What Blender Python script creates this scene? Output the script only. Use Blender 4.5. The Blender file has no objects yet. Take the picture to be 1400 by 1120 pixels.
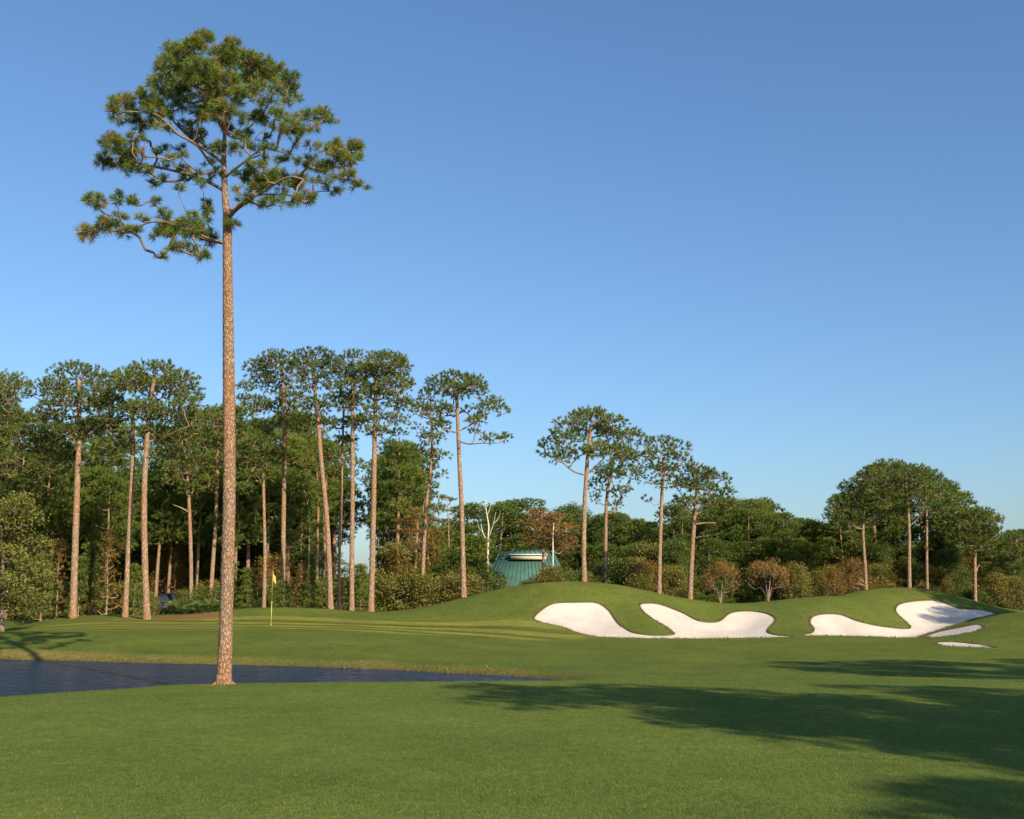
import bpy, math, random
import numpy as np
from mathutils import Vector, geometry
R = math.radians
rng = np.random.default_rng(7)
random.seed(7)
SC = bpy.context.scene
COL = SC.collection

# ------------------------------------------------------------------ camera, sky, sun, exposure
S = 0.75                       # all plan distances below are written in units of 0.75 m
F = 1500.0                     # focal length in photograph pixels (1400 wide)
HC = 2.75 * S                  # eye height
TH = math.atan(255.0 / F)      # upward tilt, horizon at row 815
cam = bpy.data.cameras.new('camera'); cam.sensor_width = 36; cam.lens = 36 * F / 1400
cam.clip_end = 5000; cam.clip_start = 0.1
co = bpy.data.objects.new('camera', cam); COL.objects.link(co)
co.location = (0, 0, HC); co.rotation_euler = (math.pi / 2 + TH, 0, 0); SC.camera = co

SUN_EL = R(28); SUN_K = .705    # shadows run along (-SUN_K, 1)
n_ = math.hypot(SUN_K, 1)
SDX, SDY = SUN_K / n_, -1 / n_   # horizontal direction towards the sun
W = bpy.data.worlds.new('World'); SC.world = W; W.use_nodes = True
nt = W.node_tree; nt.nodes.clear()
sky = nt.nodes.new('ShaderNodeTexSky'); sky.sky_type = 'NISHITA'; sky.sun_disc = False
sky.sun_elevation = SUN_EL; sky.sun_rotation = math.atan2(SDX, SDY)
sky.air_density = 1.2; sky.dust_density = 1.2; sky.ozone_density = 7.0; sky.altitude = 0
bg = nt.nodes.new('ShaderNodeBackground'); bg.inputs['Strength'].default_value = 0.108
wo = nt.nodes.new('ShaderNodeOutputWorld')
nt.links.new(sky.outputs[0], bg.inputs[0]); nt.links.new(bg.outputs[0], wo.inputs[0])
sl = bpy.data.lights.new('sun', 'SUN'); sl.energy = 5.0; sl.angle = R(.53); sl.color = (1, .86, .68)
so = bpy.data.objects.new('sun', sl); COL.objects.link(so)
so.rotation_euler = Vector((SDX * math.cos(SUN_EL), SDY * math.cos(SUN_EL), math.sin(SUN_EL))).to_track_quat('Z', 'Y').to_euler()
SC.view_settings.view_transform = 'Standard'; SC.view_settings.look = 'None'
SC.view_settings.exposure = 0.58; SC.view_settings.gamma = 1
SC.render.resolution_x = 1024; SC.render.resolution_y = 819
SC.render.engine = 'CYCLES'
SC.cycles.max_bounces = 6; SC.cycles.transparent_max_bounces = 6

# ------------------------------------------------------------------ helpers
def at(u, v, y):
    """point at plan depth y (units) seen at photograph pixel (u, v), in metres"""
    X = (u - 700) / F; Y = (560 - v) / F
    t = y * S / (math.cos(TH) - Y * math.sin(TH))
    return np.array((X * t, y * S, HC + t * (math.sin(TH) + Y * math.cos(TH))))

def mesh_np(name, V, faces, mats, smooth=False, attrs=None, matidx=None):
    """faces: (n,3) or (n,4) int array or list of such arrays"""
    if isinstance(faces, np.ndarray): faces = [faces]
    faces = [f for f in faces if len(f)]
    me = bpy.data.meshes.new(name)
    V = np.asarray(V, dtype=np.float32)
    me.vertices.add(len(V)); me.vertices.foreach_set('co', V.ravel())
    tot = np.concatenate([np.full(len(f), f.shape[1], dtype=np.int32) for f in faces])
    idx = np.concatenate([f.ravel() for f in faces]).astype(np.int32)
    st = np.concatenate(([0], np.cumsum(tot)[:-1])).astype(np.int32)
    me.loops.add(len(idx)); me.loops.foreach_set('vertex_index', idx)
    me.polygons.add(len(tot)); me.polygons.foreach_set('loop_start', st); me.polygons.foreach_set('loop_total', tot)
    if smooth: me.polygons.foreach_set('use_smooth', np.ones(len(tot), dtype=bool))
    if not isinstance(mats, (list, tuple)): mats = [mats]
    for m in mats: me.materials.append(m)
    if matidx is not None: me.polygons.foreach_set('material_index', np.asarray(matidx, dtype=np.int32))
    for k, a in (attrs or {}).items():
        a = np.asarray(a, dtype=np.float32)
        if a.ndim == 1:
            at_ = me.attributes.new(k, 'FLOAT', 'POINT'); at_.data.foreach_set('value', a)
        else:
            a4 = np.concatenate([a, np.ones((len(a), 1), dtype=np.float32)], axis=1)
            at_ = me.attributes.new(k, 'FLOAT_COLOR', 'POINT'); at_.data.foreach_set('color', a4.ravel())
    me.update(calc_edges=True); me.validate()
    return me

def link(name, me, parent=None, loc=None):
    o = bpy.data.objects.new(name, me); COL.objects.link(o)
    if parent is not None: o.parent = parent
    if loc is not None: o.location = loc
    return o

def tag(o, label=None, cat=None, group=None, kind=None):
    if label: o['label'] = label
    if cat: o['category'] = cat
    if group: o['group'] = group
    if kind: o['kind'] = kind
    return o

def thing(name, label, cat, loc, rz=0, group=None):
    o = bpy.data.objects.new(name, None); COL.objects.link(o); o.location = loc; o.rotation_euler = (0, 0, rz)
    o.empty_display_size = .2
    return tag(o, label, cat, group)

def copy_tree(o, parent=None):
    c = o.copy(); COL.objects.link(c); c.parent = parent
    for ch in list(o.children): copy_tree(ch, c)
    return c

class MB:
    """collects boxes, tubes, quads into one mesh"""
    def __init__(s): s.V = []; s.T = []; s.Q = []; s.n = 0
    def add(s, V, Q=None, T=None):
        V = np.asarray(V, dtype=float); s.V.append(V)
        if Q is not None and len(Q): s.Q.append(np.asarray(Q, dtype=int) + s.n)
        if T is not None and len(T): s.T.append(np.asarray(T, dtype=int) + s.n)
        s.n += len(V)
    def box(s, c, d, rz=0, taper=1.0):
        x, y, z = [k / 2 for k in d]; V = []
        for sz in (-1, 1):
            t = 1 if sz < 0 else taper
            for sx, sy in ((-1, -1), (1, -1), (1, 1), (-1, 1)):
                a, b = sx * x * t, sy * y * t
                V.append((c[0] + a * math.cos(rz) - b * math.sin(rz), c[1] + a * math.sin(rz) + b * math.cos(rz), c[2] + sz * z))
        s.add(V, [(0, 3, 2, 1), (4, 5, 6, 7), (0, 1, 5, 4), (1, 2, 6, 5), (2, 3, 7, 6), (3, 0, 4, 7)])
    def tube(s, P, r, n=8, cap=True, noise=0):
        P = np.asarray(P, dtype=float); m = len(P); r = np.broadcast_to(r, (m,))
        T = np.gradient(P, axis=0); T /= np.linalg.norm(T, axis=1)[:, None] + 1e-9
        ref = np.array((0, 1., 0)) if abs(T[0, 1]) < .9 else np.array((1., 0, 0))
        A = np.cross(T, ref); A /= np.linalg.norm(A, axis=1)[:, None] + 1e-9; B = np.cross(T, A)
        a = np.linspace(0, 2 * math.pi, n, endpoint=False)
        rr = r[:, None] * (1 + (noise * rng.normal(size=(m, n)) if noise else 0))
        V = P[:, None, :] + rr[:, :, None] * (np.cos(a)[None, :, None] * A[:, None, :] + np.sin(a)[None, :, None] * B[:, None, :])
        Q = []
        i = np.arange(m - 1)[:, None] * n; j = np.arange(n)[None, :]; j2 = (j + 1) % n
        Q = np.stack([i + j, i + j2, i + n + j2, i + n + j], axis=-1).reshape(-1, 4)
        V = V.reshape(-1, 3)
        if cap:
            V = np.vstack([V, P[:1], P[-1:]]); c0 = m * n; c1 = c0 + 1
            T1 = [(c0, (k + 1) % n, k) for k in range(n)] + [(c1, (m - 1) * n + k, (m - 1) * n + (k + 1) % n) for k in range(n)]
            s.add(V, Q, T1)
        else: s.add(V, Q)
    def mesh(s, name, mat, smooth=False, attrs=None):
        f = []
        if s.Q: f.append(np.vstack(s.Q))
        if s.T: f.append(np.vstack(s.T))
        return mesh_np(name, np.vstack(s.V), f, mat, smooth, attrs)
    def build(s, name, mat, parent=None, smooth=False):
        return link(name, s.mesh(name, mat, smooth), parent)

def catmull(P, k=8, closed=False):
    P = np.asarray(P, dtype=float); n = len(P); out = []
    for i in range(n if closed else n - 1):
        if closed: p0, p1, p2, p3 = P[(i - 1) % n], P[i], P[(i + 1) % n], P[(i + 2) % n]
        else: p0, p1, p2, p3 = P[max(i - 1, 0)], P[i], P[i + 1], P[min(i + 2, n - 1)]
        for t in np.linspace(0, 1, k, endpoint=False):
            out.append(.5 * ((2 * p1) + (-p0 + p2) * t + (2 * p0 - 5 * p1 + 4 * p2 - p3) * t * t + (-p0 + 3 * p1 - 3 * p2 + p3) * t ** 3))
    if not closed: out.append(P[-1])
    return np.array(out)

def vnoise(x, y, seed=0):
    """smooth value noise, vectorised, -1..1"""
    g = np.random.default_rng(seed).uniform(-1, 1, (64, 64))
    xi = np.floor(x).astype(int); yi = np.floor(y).astype(int); fx = x - xi; fy = y - yi
    fx = fx * fx * (3 - 2 * fx); fy = fy * fy * (3 - 2 * fy)
    a = g[xi % 64, yi % 64]; b = g[(xi + 1) % 64, yi % 64]; c = g[xi % 64, (yi + 1) % 64]; d = g[(xi + 1) % 64, (yi + 1) % 64]
    return (a * (1 - fx) + b * fx) * (1 - fy) + (c * (1 - fx) + d * fx) * fy

def sstep(a, b, x):
    t = np.clip((x - a) / (b - a), 0, 1); return t * t * (3 - 2 * t)

def sdist(poly, x, y):
    """signed distance to closed polygon, negative inside"""
    x = np.asarray(x, dtype=float); y = np.asarray(y, dtype=float)
    P = np.asarray(poly); Q = np.roll(P, -1, axis=0)
    best = np.full(x.shape, 1e18); ins = np.zeros(x.shape, dtype=bool)
    for (ax, ay), (bx, by) in zip(P, Q):
        dx, dy = bx - ax, by - ay; L = dx * dx + dy * dy + 1e-12
        t = np.clip(((x - ax) * dx + (y - ay) * dy) / L, 0, 1)
        best = np.minimum(best, (x - ax - t * dx) ** 2 + (y - ay - t * dy) ** 2)
        if ay != by:
            c = ((ay > y) != (by > y)) & (x < dx * (y - ay) / dy + ax); ins ^= c
    d = np.sqrt(best); return np.where(ins, -d, d)

# ------------------------------------------------------------------ materials
class Mat:
    def __init__(s, name, rough=.8, spec=.25):
        s.m = bpy.data.materials.new(name); s.m.use_nodes = True; s.t = s.m.node_tree; s.t.nodes.clear()
        s.out = s.n('ShaderNodeOutputMaterial'); s.b = s.n('ShaderNodeBsdfPrincipled')
        s.b.inputs['Roughness'].default_value = rough; s.b.inputs['Specular IOR Level'].default_value = spec
        s.l(s.b.outputs[0], s.out.inputs[0])
    def n(s, t, **k):
        x = s.t.nodes.new(t)
        for a, b in k.items():
            if a in x.inputs.keys(): x.inputs[a].default_value = b
            else: setattr(x, a, b)
        return x
    def l(s, a, b): s.t.links.new(a, b)
    def coord(s, kind='Object', scale=(1, 1, 1)):
        c = s.n('ShaderNodeTexCoord'); m = s.n('ShaderNodeMapping'); m.inputs['Scale'].default_value = scale
        s.l(c.outputs[kind], m.inputs[0]); return m.outputs[0]
    def noise(s, vec, scale, detail=3, rough=.55, dist=0):
        x = s.n('ShaderNodeTexNoise'); x.inputs['Scale'].default_value = scale; x.inputs['Detail'].default_value = detail
        x.inputs['Roughness'].default_value = rough; x.inputs['Distortion'].default_value = dist
        if vec is not None: s.l(vec, x.inputs['Vector'])
        return x.outputs['Fac']
    def ramp(s, fac, stops):
        r = s.n('ShaderNodeValToRGB'); e = r.color_ramp.elements
        while len(e) < len(stops): e.new(.5)
        for k, (p, c) in enumerate(stops): e[k].position = p; e[k].color = (*c, 1) if len(c) == 3 else c
        s.l(fac, r.inputs[0]); return r.outputs[0]
    def mix(s, fac, a, b, mode='MIX'):
        x = s.n('ShaderNodeMix'); x.data_type = 'RGBA'; x.blend_type = mode
        for v, i in ((fac, 0), (a, 6), (b, 7)):
            if isinstance(v, (int, float)): x.inputs[i].default_value = v
            elif isinstance(v, (tuple, list)): x.inputs[i].default_value = (*v, 1)
            else: s.l(v, x.inputs[i])
        return x.outputs[2]
    def bump(s, h, strength=.3, dist=.02, prev=None):
        b = s.n('ShaderNodeBump'); b.inputs['Strength'].default_value = strength; b.inputs['Distance'].default_value = dist
        s.l(h, b.inputs['Height'])
        if prev is not None: s.l(prev, b.inputs['Normal'])
        s.l(b.outputs[0], s.b.inputs['Normal']); return b.outputs[0]
    def col(s, c):
        if isinstance(c, (tuple, list)): s.b.inputs['Base Color'].default_value = (*c, 1)
        else: s.l(c, s.b.inputs['Base Color'])
        return s.m
    def attr(s, name, out='Color'):
        a = s.n('ShaderNodeAttribute'); a.attribute_name = name; return a.outputs[out]

def grass_mat():
    m = Mat('grass', .9, .05); v = m.coord()
    base = m.attr('tone')
    big = m.noise(v, .35, 4, .6); mid = m.noise(v, 2.3, 4, .65); fine = m.noise(v, 38, 3, .75); fib = m.noise(m.coord(scale=(1, .45, 1)), 11, 4, .7)
    a = m.mix(1, base, m.ramp(big, [(.3, (.80, .84, .80)), (.72, (1.18, 1.14, 1.1))]), 'MULTIPLY')
    a = m.mix(1, a, m.ramp(mid, [(.3, (.86, .88, .86)), (.7, (1.14, 1.12, 1.1))]), 'MULTIPLY')
    a = m.mix(1, a, m.ramp(fib, [(.32, (.76, .78, .76)), (.68, (1.24, 1.22, 1.2))]), 'MULTIPLY')
    a = m.mix(1, a, m.ramp(fine, [(.3, (.55, .58, .55)), (.7, (1.42, 1.4, 1.35))]), 'MULTIPLY')
    n1 = m.bump(fib, .35, .06); m.bump(fine, .7, .03, n1)
    return m.col(a)

def foliage_mat(name, stops, trans=.3, rough=.55, hue=.12):
    m = Mat(name, rough, .3)
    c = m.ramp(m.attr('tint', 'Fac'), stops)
    oi = m.n('ShaderNodeObjectInfo')
    c = m.mix(1, c, m.ramp(oi.outputs['Random'], [(0, (1 - hue, 1 - hue * .6, 1 - hue)), (1, (1 + hue, 1 + hue * .6, 1 + hue * .2))]), 'MULTIPLY')
    m.col(c)
    tr = m.n('ShaderNodeBsdfTranslucent'); m.l(m.mix(1, c, (1.25, 1.3, .7), 'MULTIPLY'), tr.inputs[0])
    ms = m.n('ShaderNodeMixShader'); ms.inputs[0].default_value = trans
    m.l(m.b.outputs[0], ms.inputs[1]); m.l(tr.outputs[0], ms.inputs[2]); m.l(ms.outputs[0], m.out.inputs[0])
    return m.m

def bark_mat(name, plate, crack, scale=1.0, zs=.35, bump=.6):
    m = Mat(name, .9, .1); v = m.coord(scale=(scale, scale, scale * zs))
    vo = m.n('ShaderNodeTexVoronoi'); vo.feature = 'DISTANCE_TO_EDGE'; vo.inputs['Scale'].default_value = 7
    wv = m.n('ShaderNodeVectorMath'); wv.operation = 'ADD'
    nn = m.n('ShaderNodeTexNoise'); nn.inputs['Scale'].default_value = 5; nn.inputs['Detail'].default_value = 3; m.l(v, nn.inputs['Vector'])
    sc = m.n('ShaderNodeVectorMath'); sc.operation = 'SCALE'; sc.inputs['Scale'].default_value = .22; m.l(nn.outputs['Color'], sc.inputs[0])
    m.l(v, wv.inputs[0]); m.l(sc.outputs[0], wv.inputs[1]); m.l(wv.outputs[0], vo.inputs['Vector'])
    big = m.noise(m.coord(scale=(1, 1, .25)), 1.3, 3); fine = m.noise(v, 30, 4, .7)
    c = m.ramp(vo.outputs['Distance'], [(.0, crack), (.10, tuple(.6 * a + .4 * b for a, b in zip(crack, plate))), (.26, plate)])
    c = m.mix(m.ramp(big, [(.42, (0, 0, 0)), (.66, (1, 1, 1))]), c, m.mix(1, c, (1.12, .84, .68), 'MULTIPLY'))
    c = m.mix(1, c, m.ramp(fine, [(.25, (.62, .62, .62)), (.75, (1.3, 1.3, 1.3))]), 'MULTIPLY')
    h = m.ramp(vo.outputs['Distance'], [(0, (0, 0, 0)), (.2, (1, 1, 1))])
    n1 = m.bump(h, bump, .05); m.bump(fine, .4, .02, n1)
    return m.col(c)

def plain(name, c, rough=.6, spec=.3, var=.15, scale=6):
    m = Mat(name, rough, spec); f = m.noise(m.coord(), scale, 4, .6)
    m.bump(f, .12, .01)
    return m.col(m.mix(1, c, m.ramp(f, [(.3, (1 - var,) * 3), (.7, (1 + var,) * 3)]), 'MULTIPLY'))

M_grass = grass_mat()
M_needle = foliage_mat('pine_needles', [(0, (0.055, 0.089, 0.017)), (0.4, (0.113, 0.166, 0.026)), (0.75, (0.186, 0.236, 0.034)), (0.9, (0.235, 0.244, 0.044)), (1, (0.297, 0.149, 0.047))], .3)
M_needle2 = foliage_mat('hero_needles', [(0, (0.059, 0.088, 0.017)), (0.4, (0.111, 0.168, 0.024)), (0.75, (0.184, 0.244, 0.031)), (0.88, (0.224, 0.236, 0.042)), (1, (0.3, 0.138, 0.044))], .3)
M_dark = foliage_mat('evergreen_leaves', [(0, (0.049, 0.075, 0.017)), (0.5, (0.109, 0.142, 0.028)), (1, (0.189, 0.21, 0.038))], .28)
M_bright = foliage_mat('broad_leaves', [(0, (0.072, 0.088, 0.016)), (0.5, (0.152, 0.164, 0.028)), (1, (0.256, 0.24, 0.052))], .35)
M_brown = foliage_mat('autumn_leaves', [(0, (0.156, 0.111, 0.029)), (0.5, (0.286, 0.163, 0.036)), (1, (0.416, 0.215, 0.046))], .3)
M_olive = foliage_mat('olive_leaves', [(0, (0.088, 0.101, 0.022)), (0.5, (0.189, 0.169, 0.035)), (1, (0.311, 0.223, 0.051))], .3)
M_palm = foliage_mat('fan_leaves', [(0, (.05, .08, .02)), (1, (.16, .2, .05))], .2, .4)
M_bladeg = foliage_mat('grass_blades', [(0, (.06, .085, .015)), (.5, (.11, .125, .025)), (1, (.25, .19, .06))], .3)
M_turf = foliage_mat('mown_blades', [(0, (.065, .10, .02)), (.5, (.11, .15, .03)), (.9, (.16, .19, .04)), (1, (.26, .22, .08))], .25)
M_barkH = bark_mat('pine_bark_near', (.40, .29, .19), (.19, .105, .06), 3.4, .36, .6)
M_bark = bark_mat('pine_bark', (.395, .285, .185), (.22, .14, .085), 1.8, .3)
M_limb = bark_mat('limb_bark', (.30, .23, .17), (.17, .12, .085), 3, .5, .3)
M_grey = bark_mat('grey_bark', (.30, .25, .19), (.12, .09, .06), 3, .4, .3)
M_dead = plain('bare_wood', (.62, .55, .45), .8, .1, .15, 12)

def sand_mat():
    m = Mat('bunker_sand', .9, .1); v = m.coord()
    a = m.noise(v, 1.1, 4, .6); b = m.noise(v, 9, 4, .7); c = m.noise(v, 60, 2, .6)
    col = m.ramp(a, [(.3, (.55, .485, .395)), (.7, (.64, .57, .475))])
    col = m.mix(1, col, m.ramp(b, [(.3, (.84, .82, .80)), (.7, (1.07, 1.07, 1.07))]), 'MULTIPLY')
    col = m.mix(1, col, m.ramp(c, [(.3, (.92, .92, .92)), (.7, (1.06, 1.06, 1.06))]), 'MULTIPLY')
    wv = m.n('ShaderNodeTexWave'); wv.wave_type = 'BANDS'; wv.inputs['Scale'].default_value = 5; wv.inputs['Distortion'].default_value = 5; wv.inputs['Detail'].default_value = 2
    m.l(v, wv.inputs['Vector'])
    n0 = m.bump(wv.outputs['Fac'], .12, .03); n1 = m.bump(b, .3, .06, n0); m.bump(c, .3, .01, n1)
    return m.col(col)
M_sand = sand_mat()

def water_mat():
    m = Mat('pond_water', .16, .5); v = m.coord(scale=(.55, 1, 1))
    m.b.inputs['IOR'].default_value = 1.33
    a = m.noise(v, 1.1, 3, .6, .4); b = m.noise(v, 6.5, 3, .6, .3)
    n1 = m.bump(a, 1.0, 1.1); m.bump(b, 1.0, .22, n1)
    return m.col((.006, .024, .075))
M_water = water_mat()

# ------------------------------------------------------------------ terrain
ZW = -.35 * S
def Uv(u, y): return ((u - 700) / F * y)
far_px = [(-60, 901), (0, 902), (90, 904), (200, 907), (300, 909), (400, 911.5), (500, 915), (600, 920), (690, 925), (745, 929)]
def on_plane(u, v, z):
    X = (u - 700) / F; Y = (560 - v) / F
    dy = math.cos(TH) - Y * math.sin(TH); dz = math.sin(TH) + Y * math.cos(TH)
    t = (z - HC) / dz; return (X * t, dy * t)
pond = [(-75 * S, 66 * S), (-50 * S, 60 * S)] + [on_plane(u, v, ZW) for u, v in far_px] + \
       [(a * S, b * S) for a, b in ((1.9, 39.6), (.9, 38.4), (-4, 37.3), (-9.5, 37.2), (-11.6, 36.3), (-13.2, 34.4), (-15.4, 31.9), (-19, 27.8), (-28, 22), (-45, 17), (-75, 14))]
pond = catmull(pond, 5, True)

ctrl = []
def Gc(u, v, y): ctrl.append(tuple(at(u, v, y)))
def Wc(x, y, z): ctrl.append((x * S, y * S, z * S))
for x in (-80, -45, -18, 0, 18, 45, 80):
    for y in (-60, -20, 0, 14, 28): Wc(x, y, 0)
for x in (-80, -45): Wc(x, 45, .0)
for x in (-5, 4, 12, 22, 40, 70): Wc(x, 35.5, 0.02)
for x in (7, 14, 26, 45, 70): Wc(x, 41, -.22)
for x in (14, 26, 45, 75): Wc(x, 50, -.38)
for u, y in ((-500, 57), (-200, 55.5), (0, 55), (100, 54.3), (200, 52), (300, 51.5), (400, 50), (500, 48.5), (600, 46), (690, 44), (750, 43)): Wc(Uv(u, y), y, -.12)
rows = {
 62: [(-300, 870), (0, 869), (200, 869), (400, 869), (500, 871), (600, 877), (700, 884), (800, 888), (900, 889), (1000, 890), (1150, 890), (1300, 888), (1400, 884), (1550, 876)],
 72: [(-300, 872), (0, 865), (100, 857), (200, 856), (300, 856), (400, 856), (500, 858), (600, 863), (680, 867), (740, 871), (800, 873.5), (860, 874), (930, 874), (1000, 874), (1070, 873), (1140, 873), (1200, 873), (1250, 873), (1300, 868), (1350, 857), (1400, 849), (1550, 838)],
 76.5: [(1260, 868.5), (1300, 858), (1340, 846), (1370, 839.5), (1400, 836.5), (1450, 833)],
 80: [(-300, 874), (0, 864), (60, 855), (100, 849), (200, 847), (300, 846), (400, 845), (500, 848), (580, 848), (640, 845), (700, 838), (740, 833), (800, 836), (850, 840), (880, 836), (920, 842), (960, 848), (1000, 851), (1040, 849), (1080, 846), (1130, 848), (1180, 850), (1240, 858), (1285, 858), (1330, 850), (1400, 843), (1500, 838)],
 86: [(-300, 876), (0, 862), (50, 851), (100, 843.5), (200, 842), (260, 840), (300, 836), (340, 832), (390, 831), (440, 833), (500, 837), (550, 837), (600, 827), (650, 815), (700, 804), (760, 797.5), (800, 797), (850, 801), (900, 812), (950, 821), (1000, 826), (1050, 823), (1100, 818.5), (1150, 817), (1200, 826), (1250, 838), (1300, 842), (1350, 844), (1420, 846)],
 94: [(1170, 809.5), (1200, 805), (1240, 804), (1270, 806), (1310, 815), (1350, 826), (1390, 836), (1460, 840)],
}
for y, r in rows.items():
    for u, v in r: Gc(u, v, y)
for u, z in ((-300, .0), (0, .7), (150, 1.0), (300, 1.2), (450, 1.1), (560, 1.3), (650, 2.2), (750, 2.9), (830, 2.8), (900, 2.2), (1000, 1.4), (1080, 1.8)): Wc(Uv(u, 94), 94, z)
for u, z in ((-300, .3), (0, .6), (150, .8), (300, .9), (450, .8), (600, .9), (750, 1.1), (900, .8), (1000, .6), (1150, 1.6), (1250, 2.2), (1350, 1.2), (1500, .8)): Wc(Uv(u, 105), 105, z)
for x in (-90, -50, -20, 10, 40, 70, 110):
    for y in (122, 160, 240, 400): Wc(x * y / 122, y, .6)
ctrl = np.array(ctrl)
CS = 30.0
def tps_k(d2): return .5 * d2 * np.log(d2 + 1e-12)
_x = ctrl[:, :2] / CS
K = tps_k(((_x[:, None] - _x[None]) ** 2).sum(-1)) + 2e-5 * np.eye(len(_x))
P_ = np.hstack([np.ones((len(_x), 1)), _x]); A_ = np.block([[K, P_], [P_.T, np.zeros((3, 3))]])
sol = np.linalg.solve(A_, np.concatenate([ctrl[:, 2], np.zeros(3)]))
def H(x, y):
    x = np.atleast_1d(np.asarray(x, dtype=float)); y = np.atleast_1d(np.asarray(y, dtype=float)); sh = x.shape
    x = x.ravel(); y = y.ravel(); out = np.empty(len(x))
    for i in range(0, len(x), 20000):
        q = np.stack([np.clip(x[i:i + 20000], -110, 110), np.clip(y[i:i + 20000], -40, 280)], 1) / CS
        k = tps_k(((q[:, None] - _x[None]) ** 2).sum(-1))
        out[i:i + 20000] = k @ sol[:-3] + sol[-3] + q @ sol[-2:]
    out += .035 * vnoise(x / 5.3 + 9, y / 5.3, 1) * sstep(8, 20, y) + .015 * vnoise(x / 1.7, y / 1.7, 2)
    d = sdist(pond, x, y)
    w = sstep(.0, .8, d)
    z = np.where(d > 0, (ZW - .03) * (1 - w) + np.maximum(out, ZW + .04) * w, ZW - .05 - np.minimum(.7, -d * .35))
    return z.reshape(sh)
def h1(x, y): return float(H(x, y)[0])

def raycast(u, v, y0=46, y1=110):
    X = (u - 700) / F; Y = (560 - v) / F
    dy = math.cos(TH) - Y * math.sin(TH); dz = math.sin(TH) + Y * math.cos(TH)
    ys = np.arange(y0 * S, y1 * S, .04); t = ys / dy
    z = HC + t * dz; g = H(X * t, ys)
    k = np.argmax(g > z)
    if not (g > z).any():
        k = int(np.argmin(z - g))
    return (X * t[k], ys[k])

bunker_px = {
 'a': [(731, 847), (736, 838), (750, 828), (765, 824.5), (800, 823.5), (818, 825), (833, 836), (845, 852), (862, 863.5), (885, 867.5), (905, 868.3), (921, 867.2), (922, 865), (910, 856), (893, 846), (880, 836), (875.5, 829), (879, 825.5), (900, 826), (929, 836), (951, 847), (968, 850.5), (984, 849.5), (996, 840), (1010, 836), (1030, 835.5), (1047, 838), (1059, 844.5), (1057, 852), (1049, 860), (1052, 865.5), (1066, 868.5), (1085, 870), (1070, 871.4), (1030, 872.2), (970, 873), (900, 873), (850, 872), (812, 870), (790, 865), (768, 857), (750, 853)],
 'b': [(1108, 850), (1111, 843.5), (1122, 840), (1147, 840), (1168, 847.5), (1190, 854), (1217, 858), (1240, 859.5), (1246, 857), (1238, 849), (1228, 840), (1225, 832), (1233, 825), (1254, 821.5), (1280, 821.5), (1297, 827), (1313, 832.5), (1335, 833), (1356, 837), (1362, 839.5), (1345, 843.5), (1321, 849.5), (1292, 859), (1272, 865), (1258, 870.5), (1248, 872.3), (1200, 870.8), (1147, 869.3), (1110, 869), (1096, 868), (1110, 865.5), (1114, 861), (1111, 856)],
 'c': [(1266, 870.3), (1285, 863.5), (1308, 858.5), (1332, 854), (1342, 855), (1343, 858.5), (1333, 863), (1308, 868), (1286, 870.8), (1272, 871.6)],
 'd': [(1279, 880), (1290, 878), (1310, 878.5), (1330, 879.4), (1350, 883.6), (1363, 886), (1335, 885.3), (1312, 884.2), (1294, 883.4)],
}
bunkers = {}
for k, px in bunker_px.items():
    pp = catmull(px, 6, True)
    pl = np.array([raycast(u, v) for u, v in pp])
    # smooth in plan and resample
    for _ in range(2): pl = .5 * pl + .25 * (np.roll(pl, 1, 0) + np.roll(pl, -1, 0))
    seg = np.linalg.norm(np.roll(pl, -1, 0) - pl, axis=1); s = np.concatenate([[0], np.cumsum(seg)])
    n = max(24, int(s[-1] / .16)); q = np.linspace(0, s[-1], n, endpoint=False)
    cl = np.vstack([pl, pl[:1]])
    bunkers[k] = np.stack([np.interp(q, s, cl[:, 0]), np.interp(q, s, cl[:, 1])], 1)

def axis(lo, a, b, hi, st):
    mid = np.arange(a, b + st / 2, st); l = [a]; d = st
    while l[-1] > lo: d *= 1.22; l.append(l[-1] - d)
    r = [mid[-1]]; d = st
    while r[-1] < hi: d *= 1.22; r.append(r[-1] + d)
    return np.concatenate([l[:0:-1], mid, r[1:]])
GS = .3
gx = axis(-420, -39, 48, 420, GS); gy = axis(-200, 6, 78, 650, GS)
NX, NY = len(gx), len(gy)
XX, YY = np.meshgrid(gx, gy); ZZ = H(XX, YY)

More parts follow.
